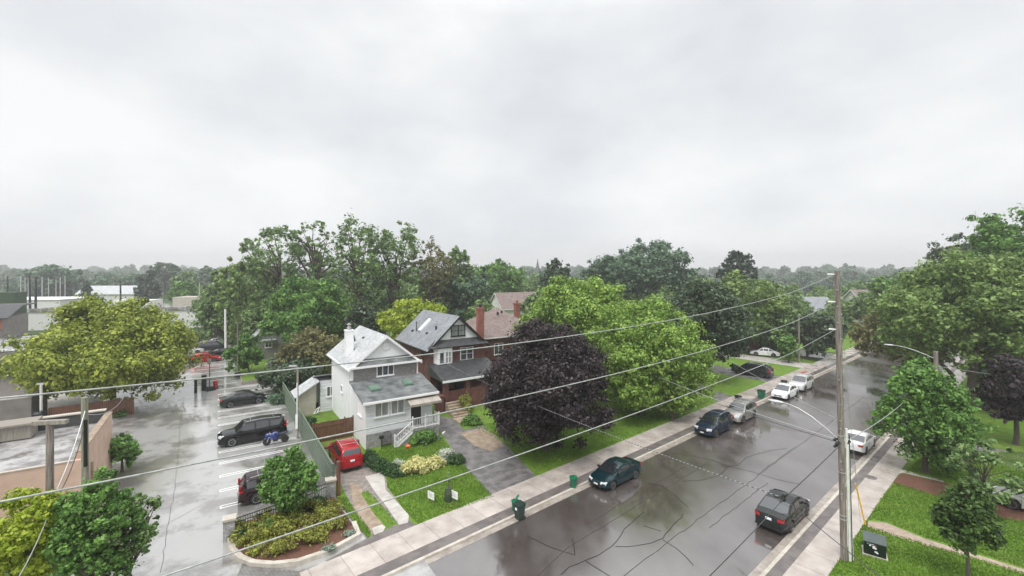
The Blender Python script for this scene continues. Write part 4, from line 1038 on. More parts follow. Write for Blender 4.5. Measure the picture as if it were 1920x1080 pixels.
    MB().box(e - .06, e + .005, -hw * .42, hw * .42, hz - .26, hz - .13).box(e - .06, e + .006, -hw * .55, hw * .55, .27, .37).build('grille', M['black'], root)
    MB().box(e, e + .02, -.16, .16, .40, .49).build('license_plate', M['plate'], root)
    tz = c['top'][1][1]
    MB().box(-e - .022, -e + .0, -.16, .16, tz - .25, tz - .12).build('license_plate', M['plate'], root)
    MB().box(-e - .015, -e + .05, -hw * .80, hw * .80, .26, .36).build('bumper_trim', M['black'], root)
    sm = MB()
    for s in (-1, 1):
        for x in [p[1] + .04 for p in c['pil'][:-1]] + [c['pil'][-1][1] + .02]:
            y = plan(x) + .002; sm.box(x - .008, x + .008, *sorted((s * (y - .01), s * y)), .36, zt(x) - .14)
        for p in c['pil']:
            if p[1] - p[0] > .6:
                x = p[0] + .12; y = plan(x); sm.box(x - .09, x + .09, *sorted((s * (y - .01), s * (y + .018))), zt(x) - .18, zt(x) - .145)
    sm.build('door_seam', M['black'], root)
    if c.get('rack'):
        rk = MB()
        for s in (-1, 1):
            xa, xb = c['rf'][0] + .25, c['rf'][1] - .1
            pts = [(xa + (xb - xa) * i / 6, s * (wt_(xa + (xb - xa) * i / 6) - .09), zr(xa + (xb - xa) * i / 6) + .07) for i in range(7)]
            rk.tube(pts, .018, 5)
        for x in (c['rf'][0] + .7, c['rf'][1] - .5):
            rk.tube([(x, -wt_(x) + .09, zr(x) + .08), (x, wt_(x) - .09, zr(x) + .08)], .015, 5)
        rk.build('roof_rack', M['lampgrey'], root)
    return root
M['p_teal'] = paint('paint_teal', (0.003, 0.024, 0.030))
M['p_navy'] = paint('paint_navy', (0.010, 0.019, 0.038), 0.1)
M['p_silver'] = paint('paint_silver', (0.42, 0.405, 0.385), 0.6)
M['p_white'] = paint('paint_white', (0.74, 0.74, 0.74), 0.0)
M['p_pearl'] = paint('paint_pearl', (0.58, 0.58, 0.57), 0.3)
M['p_black'] = paint('paint_black', (0.005, 0.005, 0.006), 0.0)
M['p_grey'] = paint('paint_graphite', (0.012, 0.014, 0.014), 0.0)
M['p_slate'] = paint('paint_slate', (0.020, 0.023, 0.028), 0.0)
M['p_red'] = paint('paint_red', (0.36, 0.008, 0.014))
M['p_wine'] = paint('paint_wine', (0.016, 0.004, 0.006), 0.0)
M['p_dgreen'] = paint('paint_dark_green', (0.008, 0.012, 0.010), 0.0)
A_IN = ROAD + math.pi      # facing down the road toward the viewer
Z0 = 0.006
make_car('coupe', 'parked_car', 'dark teal two door car parked alone at the left kerb', 'car', 'p_teal', ST(26.1, .95, Z0), A_IN, 'cars parked along the street')
make_car('suv', 'parked_car', 'navy blue SUV parked at the left kerb ahead of the silver wagon', 'car', 'p_navy', ST(41.1, .92, Z0), A_IN, 'cars parked along the street')
make_car('suv', 'parked_car', 'silver retro wagon parked behind the navy SUV', 'car', 'p_silver', ST(46.7, .92, Z0), A_IN, 'cars parked along the street')
make_car('sedan', 'parked_car', 'white sedan parked at the left kerb in front of a pale SUV', 'car', 'p_white', ST(59, .95, Z0), A_IN, 'cars parked along the street')
make_car('suv', 'parked_car', 'pale pearl SUV parked last in the left kerb row', 'car', 'p_pearl', ST(64.6, .95, Z0), A_IN, 'cars parked along the street')
make_car('sedan', 'parked_car', 'dark grey sedan seen from behind near the right kerb', 'car', 'p_grey', ST(29.9, 10.5, Z0), ROAD, 'cars parked along the street')
make_car('coupe', 'parked_car', 'white hatchback seen from behind right of the tall pole', 'car', 'p_white', ST(46.8, 10.6, Z0), ROAD, 'cars parked along the street')
make_car('van', 'minivan', 'dark slate minivan standing in the driveway beside the lawn', 'van', 'p_slate', ST(67.1, -5.9, LZ + .01), R(130))
make_car('sedan', 'parked_car', 'pale silver car cut off by the right edge of the photo', 'car', 'p_pearl', ST(42.6, 20.75, LZ + .01), R(130))
make_car('bigsuv', 'parked_suv', 'long black SUV with roof rack parked nose left in the lot', 'car', 'p_black', AB(2.75, 45.55, .016), LOT + math.pi + R(3), 'cars in the parking lot')
make_car('sedan', 'parked_car', 'black sedan parked nose to the dark shrubs in the lot', 'car', 'p_dgreen', AB(2.65, 58.3, .016), LOT + R(2), 'cars in the parking lot')
make_car('suv', 'parked_car', 'dark wine SUV half hidden behind the small planter tree', 'car', 'p_wine', AB(3.5, 33.6, .016), LOT, 'cars in the parking lot')
make_car('suv', 'red_suv', 'bright red SUV parked between green fence and white house', 'car', 'p_red', AB(8.45, 36.2, LZ + .01), LOT + math.pi / 2)
for lb, b, a, p, k in (('red sedan on the left at the far end of the lot', 89, -4.6, 'p_red', 'sedan'), ('red sedan on the right at the far end of the lot', 89, -1.4, 'p_red', 'hatch'),
                    ('dark car beside the far red sedans under the pointed tree', 93, 1.2, 'p_black', 'sedan'), ('pale car parked behind the far red sedans', 99, -4.0, 'p_pearl', 'sedan'),
                    ('black van parked beyond the far red sedans', 101, -.6, 'p_slate', 'van'), ('farthest silver car in the lot under the pointed tree', 108, 0.4, 'p_silver', 'sedan')):
    make_car(k, 'parked_car', lb, 'car', p, AB(a, b, .016), LOT + R(-60) + b * .01, 'cars in the parking lot')
for lb, px, py, p in (('white car parked nearest on the raised drive past the minivan', 1434, 668, 'p_white'), ('pale car parked farther along the raised drive past the minivan', 1455, 660, 'p_pearl')):
    g = G(px, py); make_car('sedan', 'parked_car', lb, 'car', p, g + Vector((0, 0, LZ + .01)), R(150), 'cars on the far driveway')

# motorcycle
mo = empty('motorcycle', AB(4.35, 43.25, .016), LOT + math.pi, 'blue sport motorcycle parked beside the long black SUV', 'motorcycle')
for x in (-.7, .7):
    wo = MB().lathe([(.2, -.06), (.28, -.06), (.31, 0), (.28, .06), (.2, .06)], axis='y', n=20).build('wheel', M['rubber'], mo, loc=(x, 0, .31), smooth=50)
    MB().lathe([(.2, -.04), (.2, .04), (.05, .05), (.05, -.05)], axis='y', n=16).build('rim', M['black'], wo)
def loft(name, st, m, par):
    mb = MB(); vs = []; fs = []; n = 12
    for x, z, hy, hz in st:
        for k in range(n):
            t = 2 * math.pi * k / n; vs.append((x, math.cos(t) * hy, z + math.sin(t) * hz))
    for i in range(len(st) - 1):
        for k in range(n): fs.append((i * n + k, i * n + (k + 1) % n, (i + 1) * n + (k + 1) % n, (i + 1) * n + k))
    fs += [tuple(range(n)), tuple((len(st) - 1) * n + k for k in range(n))]
    mb.add(vs, fs); return mb.build(name, M[m], par, smooth=60)
loft('fairing', [(.85, .85, .06, .05), (.7, .88, .17, .16), (.4, .75, .24, .28), (.05, .62, .2, .26), (-.15, .55, .12, .16)], 'blueplastic', mo)
loft('fuel_tank', [(.3, .92, .08, .06), (.12, .95, .17, .13), (-.15, .9, .15, .12), (-.25, .85, .08, .06)], 'blueplastic', mo)
loft('seat', [(-.2, .84, .12, .06), (-.5, .84, .14, .06), (-.8, .93, .1, .05)], 'black', mo)
loft('tail', [(-.35, .78, .1, .09), (-.7, .86, .12, .09), (-.98, .96, .05, .04)], 'blueplastic', mo)
loft('front_mudguard', [(1.0, .5, .05, .05), (.8, .63, .08, .05), (.55, .6, .06, .04)], 'blueplastic', mo)
MB().tube([(.7, .1, .31), (.45, .12, 1.0)], .03, 6).tube([(.7, -.1, .31), (.45, -.12, 1.0)], .03, 6).tube([(.45, -.35, 1.0), (.5, 0, 1.02), (.45, .35, 1.0)], .02, 6).build('fork', M['lampgrey'], mo)
MB().box(-.15, .25, -.13, .13, .28, .6).tube([(-.1, .1, .45), (-.7, .07, .31)], .035, 6).tube([(-.1, -.1, .45), (-.7, -.07, .31)], .035, 6).tube([(.1, -.16, .3), (-.75, -.2, .5)], .05, 8).build('engine', M['black'], mo)

# ------------------------------------------------------------------ bins, boxes, signs
def wheelie(loc, rz, m, h, label, group=None, lid_open=False, w=.48):
    o = empty('wheelie_bin', loc, rz, label, 'bin', group)
    b = MB(); b.add([(-w*.4, -w*.42, .06), (w*.4, -w*.42, .06), (w*.4, w*.42, .06), (-w*.4, w*.42, .06), (-w/2, -w*.55, h), (w/2, -w*.55, h), (w/2, w*.55, h), (-w/2, w*.55, h)],
                    [(0, 3, 2, 1), (4, 5, 6, 7), (0, 1, 5, 4), (1, 2, 6, 5), (2, 3, 7, 6), (3, 0, 4, 7)])
    b.box(-w/2 - .02, w/2 + .02, -w*.55 - .02, w*.55 + .02, h - .07, h - .02)
    b.build('body', M[m], o)
    lid = MB().slab([(-w/2 - .03, -w*.58, h + .03), (w/2 + .03, -w*.58, h + .03), (w/2 + .03, w*.58, h + .10), (-w/2 - .03, w*.58, h + .10)], .06).build('lid', M[m], o)
    MB().tube([(-w/2, w*.62, h + .02), (w/2, w*.62, h + .02)], .018, 6).build('handle', M['black'], o)
    for s in (-1, 1): MB().lathe([(.1, -.03), (.1, .03)], axis='x', c=(s * w * .42, w * .42, .1), n=12).build('wheel', M['rubber'], o)
    return o
KZ = 0.10
b1 = wheelie(G(974, 973, .01), R(-50), 'bin_dark', .88, 'tall dark green wheelie bin at the kerb near the lawn signs')
MB().box(-.08, .08, -.285, -.262, .62, .76).build('sticker', M['plate'], b1)
o = empty('recycling_tub', G(966, 956, KZ), R(-20), 'round bright green tub with tilted lid behind the tall dark bin', 'bin')
MB().lathe([(.18, 0), (.23, .55), (.26, .58), (.22, .58)], n=18).build('body', M['bin_green'], o)
l = MB().lathe([(.26, 0), (.24, .04), (.05, .06)], n=18).build('lid', M['bin_green'], o, loc=(.10, .05, .70)); l.rotation_euler = (R(15), R(-55), 0)
o = empty('green_bin', G(1075, 913, KZ), R(10), 'small bright green bin alone on the boulevard strip', 'bin')
MB().lathe([(.20, 0), (.26, .62), (.29, .64), (.28, .70), (.08, .74)], n=18).build('body', M['bin_green'], o); MB().tube([(-.2, -.3, .5), (0, -.36, .6), (.2, -.3, .5)], .015, 5).build('handle', M['black'], o)
o = empty('green_bin', G(1427.5, 746, KZ), R(30), 'dark green bin on the strip between silver wagon and white sedan', 'bin')
MB().add([(-.25, -.25, 0), (.25, -.25, 0), (.25, .25, 0), (-.25, .25, 0), (-.33, -.33, .85), (.33, -.33, .85), (.33, .33, .85), (-.33, .33, .85)], [(0, 3, 2, 1), (4, 5, 6, 7), (0, 1, 5, 4), (1, 2, 6, 5), (2, 3, 7, 6), (3, 0, 4, 7)]).build('body', M['bin_green'], o)
MB().box(-.36, .36, -.36, .36, .86, .92).build('lid', M['bin_dark'], o)
for px, py, lb in ((1384, 752, 'small black tub on the pavement behind the silver wagon'), (1470, 722, 'low black tub on the pavement behind the white sedan')):
    o = MB().lathe([(.28, 0), (.36, .5), (.4, .52), (.38, .62), (.1, .68)], n=14).build('refuse_tub', M['black'], loc=G(px, py, KZ)); tag(o, lb, 'bin')
o = MB().tube([(-.4, 0, .35), (0, .1, .42), (.4, .3, .4)], .14, 8).build('orange_wrap', M['orange'], loc=G(1508, 703, KZ), smooth=60); tag(o, 'crumpled orange plastic on the pavement beyond the pale SUV', 'plastic')

ub = empty('utility_box', (19.12, 23.35, LZ), R(-36), 'dark green ground transformer box with pale stickers beside the tall pole', 'utility box')
MB().box(-.52, .52, -.44, .44, 0, .07).build('concrete_pad', M['kerb'], ub)
MB().box(-.46, .46, -.38, .38, .07, .74).build('body', M['box_green'], ub, bevel=.02)
MB().add([(-.49, -.41, .70), (.49, -.41, .70), (.49, .41, .86), (-.49, .41, .86), (-.49, -.41, .76), (.49, -.41, .76), (.47, .37, .93), (-.47, .37, .93)], [(0, 3, 2, 1), (4, 5, 6, 7), (0, 1, 5, 4), (1, 2, 6, 5), (2, 3, 7, 6), (3, 0, 4, 7)]).build('lid', M['box_top'], ub, bevel=.015)
sk = MB()
sk.box(-.10, .0, -.386, -.382, .44, .58).box(.0, .06, -.386, -.382, .42, .52).box(-.24, -.16, -.386, -.382, .54, .60).box(-.33, -.26, -.386, -.382, .635, .655).box(-.22, -.05, -.386, -.382, .625, .645).box(-.02, .10, -.386, -.382, .26, .33).box(.04, .14, -.386, -.382, .22, .28)
sk.build('sticker', M['plate'], ub)
MB().box(-.03, .05, -.387, -.382, .585, .625).build('warning_label', M['orange'], ub)

def yard_sign(px, py, label, rz):
    o = empty('lawn_sign', G(px, py, LZ), rz, label, 'sign', 'small lawn signs')
    MB().tube([(-.2, 0, 0), (-.2, 0, .75)], .008, 4).tube([(.2, 0, 0), (.2, 0, .75)], .008, 4).build('stake', M['lampgrey'], o)
    p = MB().box(-.30, .30, -.008, .008, .28, .76).build('panel', M['white'], o)
    t = MB()
    for z, a, b in ((.66, -.24, -.02), (.58, -.2, .18), (.50, -.2, .1), (.42, -.2, .2)): t.box(a, b, -.0105, -.009, z, z + .028)
    t.build('print', M['lampgrey'], p)
yard_sign(808, 944, 'left of two small white signs standing on the front lawn', R(-38))
yard_sign(852, 943, 'right of two small white signs beside the young netted tree', R(-38))
ny = empty('netted_sapling', G(841, 939, LZ), 0, 'young spindly tree wrapped in dark netting on the front lawn', 'tree')
MB().tube([(0, 0, 0), (.02, 0, .9), (0, .03, 1.7)], [.035, .03, .012], 6).build('trunk', M['bark'], ny)
MB().lathe([(.26, 0), (.28, .5), (.2, .85)], n=14).build('netting', mat('dark_netting', (0.03, 0.045, 0.025), (0.06, 0.08, 0.04), nscale=30), ny)
rg = np.random.default_rng(5); V, tn = leaf_arrays(np.array([[0, 0, 1.6], [.05, 0, 1.35], [-.06, .05, 1.8]]), np.array([.16, .14, .12]), 60, .1, rg); link_mesh('crown', quads_mesh('crown', V, tn, LM['mid']), ny)
o = empty('splash_spout', G(829, 822, LZ), R(70), 'white capped green downspout lying at the lawn corner', 'downspout')
MB().tube([(-.9, 0, .05), (.1, 0, .35)], .05, 8).build('pipe', M['wood_green'], o); MB().box(.05, .5, -.06, .06, .32, .46).build('outlet', M['white'], o)
fl = MB().lathe([(.05, 0), (.22, .28), (.02, .4)], n=9).build('orange_lilies', M['orange'], loc=G(765, 842, .5)); tag(fl, 'cluster of orange flowers on the small lawn by the white house', 'flowers')
# lot furniture
def bollard(px, py, h, r_, m, label, nm='bollard'):
    o = MB().lathe([(r_, 0), (r_, h - .04), (r_ * .8, h)], n=12).build(nm, M[m], loc=G(px, py)); return tag(o, label, 'bollard')
bollard(367, 737, 1.75, .16, 'black', 'thin black bollard on the left near the lot sign')
bollard(382.5, 732, 1.95, .28, 'black', 'thick black bollard directly left of the lot sign')
o = bollard(404, 729, 1.05, .25, 'red', 'red and black striped delineator right of the lot sign', 'delineator')
bands = MB()
for z in (.22, .55, .86): bands.lathe([(.262, z), (.262, z + .07)], n=12)
bands.build('band', M['black'], o); MB().lathe([(.42, 0), (.4, .08)], n=12).build('base', M['black'], o)
o = empty('lot_sign', G(393, 732), R(-25), 'small square sign on a thin pole with a black base in the lot', 'sign')
MB().tube([(0, 0, 0), (0, 0, 4.5)], .05, 6).build('post', M['black'], o); MB().box(-.38, .38, -.07, -.04, 3.3, 4.0).build('panel', M['beige'], o)
MB().add([(-.55, -.5, 0), (.55, -.5, 0), (.55, .5, 0), (-.55, .5, 0), (-.4, -.38, .5), (.4, -.38, .5), (.4, .38, .5), (-.4, .38, .5)], [(4, 5, 6, 7), (0, 1, 5, 4), (1, 2, 6, 5), (2, 3, 7, 6), (3, 0, 4, 7)]).build('base', M['black'], o)
# white plastic chair and clutter behind the house
o = empty('garden_chair', G(607, 745, LZ), R(200), 'white plastic garden chair behind the white house', 'chair')
MB().box(-.25, .25, -.25, .25, .40, .44).build('seat', M['white'], o); MB().slab([(-.25, .22, .95), (.25, .22, .95), (.25, .28, .42), (-.25, .28, .42)], .03).build('backrest', M['white'], o)
for x in (-.23, .23):
    for y in (-.23, .23): MB().tube([(x, y, 0), (x * .95, y * .95, .4)], .02, 5).build('leg', M['white'], o)
    MB().tube([(x, -.23, .4), (x, -.2, .66), (x, .25, .68)], .02, 5).build('armrest', M['white'], o)
o = MB().tube([(-.2, 0, .1), (.2, 0, .7)], .07, 6).tube([(.1, 0, .1), (.35, .1, .8)], .07, 6).tube([(-.1, -.1, .12), (.6, -.1, .5)], .06, 6).build('stacked_furniture', M['conduit'], loc=G(592, 778, LZ)); tag(o, 'pale folded garden furniture leaning behind the shed', 'furniture')
o = MB().lathe([(.45, 0), (.5, .35), (.3, .6), (.05, .68)], n=10).build('covered_barbecue', M['p_slate'], loc=G(594, 766, LZ)); tag(o, 'small grey covered barbecue beside the garden shed', 'barbecue')

# ------------------------------------------------------------------ fences, piers
gf = empty('green_fence', AB(6.5, 31.2), LOT + math.pi / 2, 'tall sage green board fence between the lot and the houses', 'fence')
f = MB(); rn = random.Random(3)
L_ = 26.8; n = int(L_ / .15)
for i in range(n):
    x = i * .15; h = 2.05 + rn.uniform(-.008, .008); f.box(x, x + .143, -.012, .012, .08, h)
f.build('boards', M['wood_green'], gf)
r_ = MB().box(0, L_, .012, .06, .4, .5).box(0, L_, .012, .06, 1.5, 1.6).box(0, L_, -.05, .05, 2.06, 2.1).box(0, L_, -.06, .06, 0, .075); r_.build('rails', M['wood_green'], gf)
for i in range(11): MB().box(i * 2.68 - .05, i * 2.68 + .05, -.11, -.013, 0, 2.12).build('post', M['wood_green'], gf)
tag(MB().tube([(0, 0, 0), (0, 0, 2.35)], .13, 10).build('fence_post', M['wood_brown'], loc=AB(6.78, 30.85), rz=0), 'round brown timber post at the near end of the green fence', 'post')
bf = empty('brown_fence', AB(6.65, 41.3), LOT, 'brown stained board fence with gate behind the red SUV', 'fence')
f = MB(); x = 0
while x < 3.66:
    f.box(x, x + .125, -.012, .012, .05, 1.8 + rn.uniform(-.02, .02)); x += .133
f.build('boards', M['wood_brown'], bf)
for x in (0.0, 2.9, 3.62): MB().box(x, x + .1, -.1, -.013, 0, 1.95).build('post', M['wood_brown'], bf)
MB().box(.1, 2.9, -.06, -.013, .3, .4).box(.1, 2.9, -.06, -.013, 1.4, 1.5).build('rails', M['wood_brown'], bf)
tag(MB().box(0, 3.7, -.3, .1, 0, .28).box(0, 3.7, -.6, -.3, 0, .12).build('timber_edging', M['wood_brown'], loc=AB(6.7, 39.6), rz=LOT), 'low brown timber edging in front of the red SUV', 'edging')
PA, PB, PC = G(430, 1012), G(535, 974), G(620, 933)
for p_, lb in ((PA, 'leftmost grey stone pier of the planter railing'), (PB, 'middle grey stone pier behind the small planter tree'), (PC, 'right grey stone pier where the railing meets the fence post')):
    o = MB().box(-.28, .28, -.24, .24, 0, 1.15).build('stone_pier', M['stone'], loc=p_, rz=LOT - R(5)); tag(o, lb, 'pier')
    MB().box(-.34, .34, -.30, .30, 1.15, 1.27).build('cap', M['kerb'], o)
def panel(p, q, label):
    d = q - p; L = d.length; rz = math.atan2(d.y, d.x)
    o = empty('iron_railing', p, rz, label, 'railing')
    k = MB().box(.3, L - .3, -.02, .02, .15, .19).box(.3, L - .3, -.02, .02, .82, .86).box(.3, L - .3, -.02, .02, 1.05, 1.09)
    k.build('rails', M['black'], o)
    k = MB(); n = int((L - .6) / .12)
    for i in range(n + 1): x = .3 + i * (L - .6) / n; k.box(x - .01, x + .01, -.01, .01, .05, 1.06)
    k.build('bars', M['black'], o)
panel(PA, PB, 'black iron railing left of the small planter tree'); panel(PB, PC, 'black iron railing right of the small planter tree')
tw = MB().box(0, 3.7, -.15, .0, 0, .5).box(-.12, .0, -.15, 24, 0, .42)
tag(tw.build('timber_retaining_wall', M['wood_grey'], loc=AB(2.95, 68.1), rz=LOT), 'low grey timber retaining wall round the verge in the lot', 'wall')
yf = empty('yard_fence', AB(-13.5, 60.7), LOT, 'dark brown board fence below the yellow green tree', 'fence')
f = MB()
for i in range(40): f.box(i * .16, i * .16 + .15, 0, .03, 0, 1.7)
f.build('boards', M['wood_brown'], yf)
o = MB().lathe([(.5, 0), (.5, 1.5), (.3, 1.7)], n=12).build('gas_tank', M['p_slate'], loc=(-44.8, 42, 0)); tag(o, 'dark cylindrical tank in the yard behind the flat roof', 'tank')
o = MB().tube([(0, 0, 0), (0, 0, 4.1)], .11, 8).box(-.3, .3, -.1, .1, 4.1, 4.25).build('vent_pipe', M['conduit'], loc=(-45.2, 42.5, 0)); tag(o, 'tall white vent pipe standing behind the flat roofed shop', 'pipe')
o = MB().lathe([(.7, 0), (.75, .12), (.1, .2)], n=16).build('barrel_cover', M['p_navy'], loc=G(22, 797, 0)); tag(o, 'round blue cover lying by the rear parapet', 'cover')
# ------------------------------------------------------------------ poles, lamps, wires
PB_ = Vector((17.15, 22.85, 0)); PT = Vector((16.78, 22.85, 15.0))
tp = empty('utility_pole', PB_, 0, 'tall weathered utility pole rising from the right pavement edge', 'pole')
d = PT - PB_
MB().tube([(0, 0, -.2), d * .3, d * .7, d], [.155, .148, .138, .128], 14).build('shaft', M['wood_pole'], tp, smooth=50)
for z in (14.82, 13.4, 11.98):
    q = d * (z / 15); MB().tube([q + Vector((-.12, 0, 0)), q + Vector((-.42, .12, 0))], [.03, .05], 8).build('insulator', M['conduit'], tp)
rn = random.Random(8); st = MB()
for i in range(26):
    z = 3.5 + i * .42; q = d * (z / 15); a = rn.choice((-2.4, -1.2, .1)); r0 = .145
    st = MB().box(q.x + math.cos(a) * r0 - .03, q.x + math.cos(a) * r0 + .03, q.y + math.sin(a) * r0 - .03, q.y + math.sin(a) * r0 + .03, z, z + .05); st.build('step_bolt', M['lampgrey'], tp)
cd = MB()
for (x, y, h, r_) in ((.22, -.1, 6.9, .055), (.33, -.08, 6.2, .045), (.42, -.02, 3.6, .045)):
    q = d * (h / 15); cd.tube([(x, y, 0), (q.x + x * .9, y, h)], r_, 8)
cd.build('conduit', M['conduit'], tp)
MB().tube([(.31, -.16, 0), (d.x * .4 + .3, -.14, 6.6)], .02, 5).build('ground_cable', M['black'], tp)
bd = MB()
for z in (2.2, 2.4, 4.6, 6.5): q = d * (z / 15); bd.lathe([(.165, z), (.165, z + .04)], c=(q.x, 0, 0), n=14)
bd.build('band', M['lampgrey'], tp)
cl = MB(); q = d * (6.15 / 15)
for v in ((-.28, -.1, 0), (-.2, .15, .1), (-.3, 0, -.18), (.28, -.1, .05)): cl.tube([q + Vector(v) - Vector((.08, 0, .05)), q + Vector(v) + Vector((.1, 0, .06))], .07, 6)
cl.build('cable_clamp', M['black'], tp)
def lamp(root, p0, dirv, L, rise, loc_name='lamp_arm'):
    a = MB(); dirv = Vector(dirv).normalized()
    pts = [p0 + dirv * (L * t) + Vector((0, 0, rise * math.sin(t * math.pi / 2))) for t in (0, .2, .45, .7, .9, 1)]
    a.tube(pts, .028, 8); ao = a.build('lamp_arm', M['lampgrey'], root, smooth=60)
    h = MB(); rz = math.atan2(dirv.y, dirv.x)
    vs = []; n = 10; fs = []
    S = [(0, .05, .04), (.1, .09, .06), (.35, .15, .08), (.6, .13, .06), (.78, .04, .03)]
    for x, hy, hz in S:
        for k in range(n):
            t = 2 * math.pi * k / n; vs.append((x, math.cos(t) * hy, math.sin(t) * hz))
    for i in range(len(S) - 1):
        for k in range(n): fs.append((i * n + k, i * n + (k + 1) % n, (i + 1) * n + (k + 1) % n, (i + 1) * n + k))
    fs += [tuple(range(n)), tuple((len(S) - 1) * n + k for k in range(n))]
    h.add(vs, fs); h.build('lamp_head', M['lampgrey'], root, loc=pts[-1], rz=rz, smooth=50)
RN = Vector((.643, -.766, 0))
lamp(tp, d * (6.35 / 15) + Vector((-.15, .1, 0)), -RN, 2.5, 1.25)
o = MB().tube([(0, 0, 0), Vector((-.55, .05, 2.5))], .045, 8).build('guy_guard', M['yellow'], loc=G(1623, 987)); tag(o, 'thin yellow guard sleeve over the anchor cable by the pavement', 'cable guard')
p2 = empty('street_light', ST(57.6, 14.3), 0, 'short wooden pole with a curved lamp arm behind the street tree', 'street light')
MB().tube([(0, 0, 0), (-.15, 0, 7.4)], [.22, .17], 12).build('shaft', M['wood_pole'], p2, smooth=50)
lamp(p2, Vector((-.2, 0, 6.7)), -RN, 3.0, .9)
p3 = empty('utility_pole', G(1498, 681), 0, 'slim pale pole on the far lawn left of the tall pole', 'pole')
MB().tube([(0, 0, 0), (0, 0, 7.8)], [.15, .11], 10).build('shaft', M['wood_pole'], p3)
p4 = empty('lot_light', G(558, 822), 0, 'slim brown light post rising behind the green fence', 'light post')
MB().tube([(0, 0, 0), (0, 0, 6.4)], .085, 8).build('shaft', M['wood_grey'], p4)
MB().box(-.75, -.1, -.12, .12, 6.42, 6.55).build('lamp_head', M['lampgrey'], p4); MB().tube([(.0, -.1, 1.2), (0, -.1, 5.0)], .05, 6).box(-.13, .08, -.14, -.1, .9, 2.2).build('conduit', M['conduit'], p4)
p5 = empty('lot_light', G(445.5, 706, .36), 0, 'dark thin light post with black base by the retaining wall', 'light post')
MB().tube([(0, 0, 0), (0, 0, 7.4)], .08, 8).tube([(0, 0, 7.4), (.8, -.3, 7.6)], .05, 6).build('shaft', M['wood_pole'], p5); MB().lathe([(.5, 0), (.35, .55)], n=12).build('base', M['black'], p5)
p6 = empty('utility_pole', G(423.5, 668), 0, 'pale concrete pole at the far end of the parking lot', 'pole')
MB().tube([(0, 0, 0), (-.1, 0, 8.3)], [.22, .16], 10).build('shaft', M['conduit'], p6)
q1 = empty('utility_pole', (-19.0, 18.2, 0), R(10), 'brown pole topped by a pale crossarm at lower left', 'pole')
MB().tube([(0, 0, 0), (0, 0, 8.75)], [.15, .12], 12).build('shaft', M['wood_pole'], q1, smooth=50)
MB().box(-.58, .62, -.1, .1, 8.7, 8.86).build('crossarm', M['wood_grey'], q1)
q2 = empty('utility_pole', G(163, 1052)*1.0, 0, 'green stained pole carrying slack cables at lower left', 'pole')
q2.location = (-20.2, 21.0, 0)
MB().tube([(0, 0, 0), (-.08, 0, 9.0)], [.17, .13], 12).build('shaft', M['pole_green'], q2, smooth=50)
MB().box(.1, .2, -.24, -.14, 5.8, 8.0).build('conduit', M['black'], q2)

def quadfit(p):
    (a, ya), (b, yb), (c, yc) = p
    A = np.array([[a * a, a, 1], [b * b, b, 1], [c * c, c, 1]], float); return np.linalg.solve(A, np.array([ya, yb, yc], float))
TW = 14.06
for lb, pts, r_ in (('uppermost pale power line running from the tall pole across the street', [(-.7, 13.76), (10.8, 13.66), (27.4, 14.84)], .017),
                ('middle pale power line running from the tall pole past the houses', [(-.7, 12.76), (6.2, 12.58), (27.4, 13.42)], .018),
                ('lowest pale power line running from the tall pole over the front lawn', [(3.8, 11.47), (12.3, 11.50), (27.4, 11.97)], .018)):
    k = quadfit(pts); P = []
    for i in range(49):
        s = -22 + (27.35 + 22) * i / 48; s_ = max(s, -14)
        P.append(ST(s, TW - .35 * max(0, (s - 20) / 7.4), float(k[0] * s * s + k[1] * s + k[2])))
    o = MB().tube(P, r_ * .58, 6).build('power_line', M['wire'], smooth=80); tag(o, lb, 'cable', 'power lines on the tall pole')
def cable(name, label, a, b, sag, r_, m='wiredark', n=24, wrap=False):
    a = Vector(a); b = Vector(b); P = []
    for i in range(n + 1):
        t = i / n; q = a.lerp(b, t); q.z -= sag * 4 * t * (1 - t); P.append(q)
    mb = MB().tube(P, r_, 5)
    o = mb.build(name, M[m], smooth=80); tag(o, label, 'cable')
    if wrap:
        w = MB(); 
        for i in range(0, n * 4):
            if i % 2: continue
            t0, t1 = i / (n * 4), (i + 1.0) / (n * 4)
            e = []
            for t in (t0, t1):
                q = a.lerp(b, t); q.z -= sag * 4 * t * (1 - t); e.append(q)
            w.tube(e, r_ * 1.25, 5)
        w.build('wrap', M['wiredark'], o)
    return o
PC6 = Vector((16.98, 22.8, 6.12))
# twisted service cable from the brick house, via the pole clamp
SPL = PZ(1470, 934, 17.0)
cable('service_cable', 'twisted grey service cable from the brick house over the teal car', AB(20.0, 46.5, 5.6), SPL, .55, .015, 'wire', 90, wrap=True)
cable('service_cable', 'dark cable from the tall pole down to the splice over the grey sedan', PC6, SPL, .03, .022)
cable('service_cable', 'dark cable dropping from the splice toward the lower left', SPL, PZ(1290, 1120, 9.5), .05, .014)
cable('service_cable', 'dark cable dropping from the splice toward the lower right', SPL, PZ(1700, 1120, 12.5), .05, .014)
sp_ = MB(); 
for v in ((-.12, 0, -.12), (0, 0, 0), (.1, 0, .12), (-.05, .05, .08), (.03, 0, -.1)): sp_.tube([SPL + Vector(v) * .8 - Vector((.05, 0, .06)), SPL + Vector(v) * .8 + Vector((.05, 0, .06))], .038, 6)
sp_.tube([SPL + Vector((-.38, 0, .06)), SPL + Vector((-.2, 0, .03)), SPL], .03, 5)
tag(sp_.build('cable_splice', M['black'], None), 'knot of black connectors where three cables join over the grey sedan', 'connector')
cable('service_cable', 'upper grey cable crossing the street at the navy SUV', PC6 + Vector((0, 0, .12)), ST(44, -14, 5.0), .5, .022, 'lampgrey')
cable('service_cable', 'black cable crossing the street just below the grey one', PC6, ST(43.3, -14, 4.6), .5, .018)
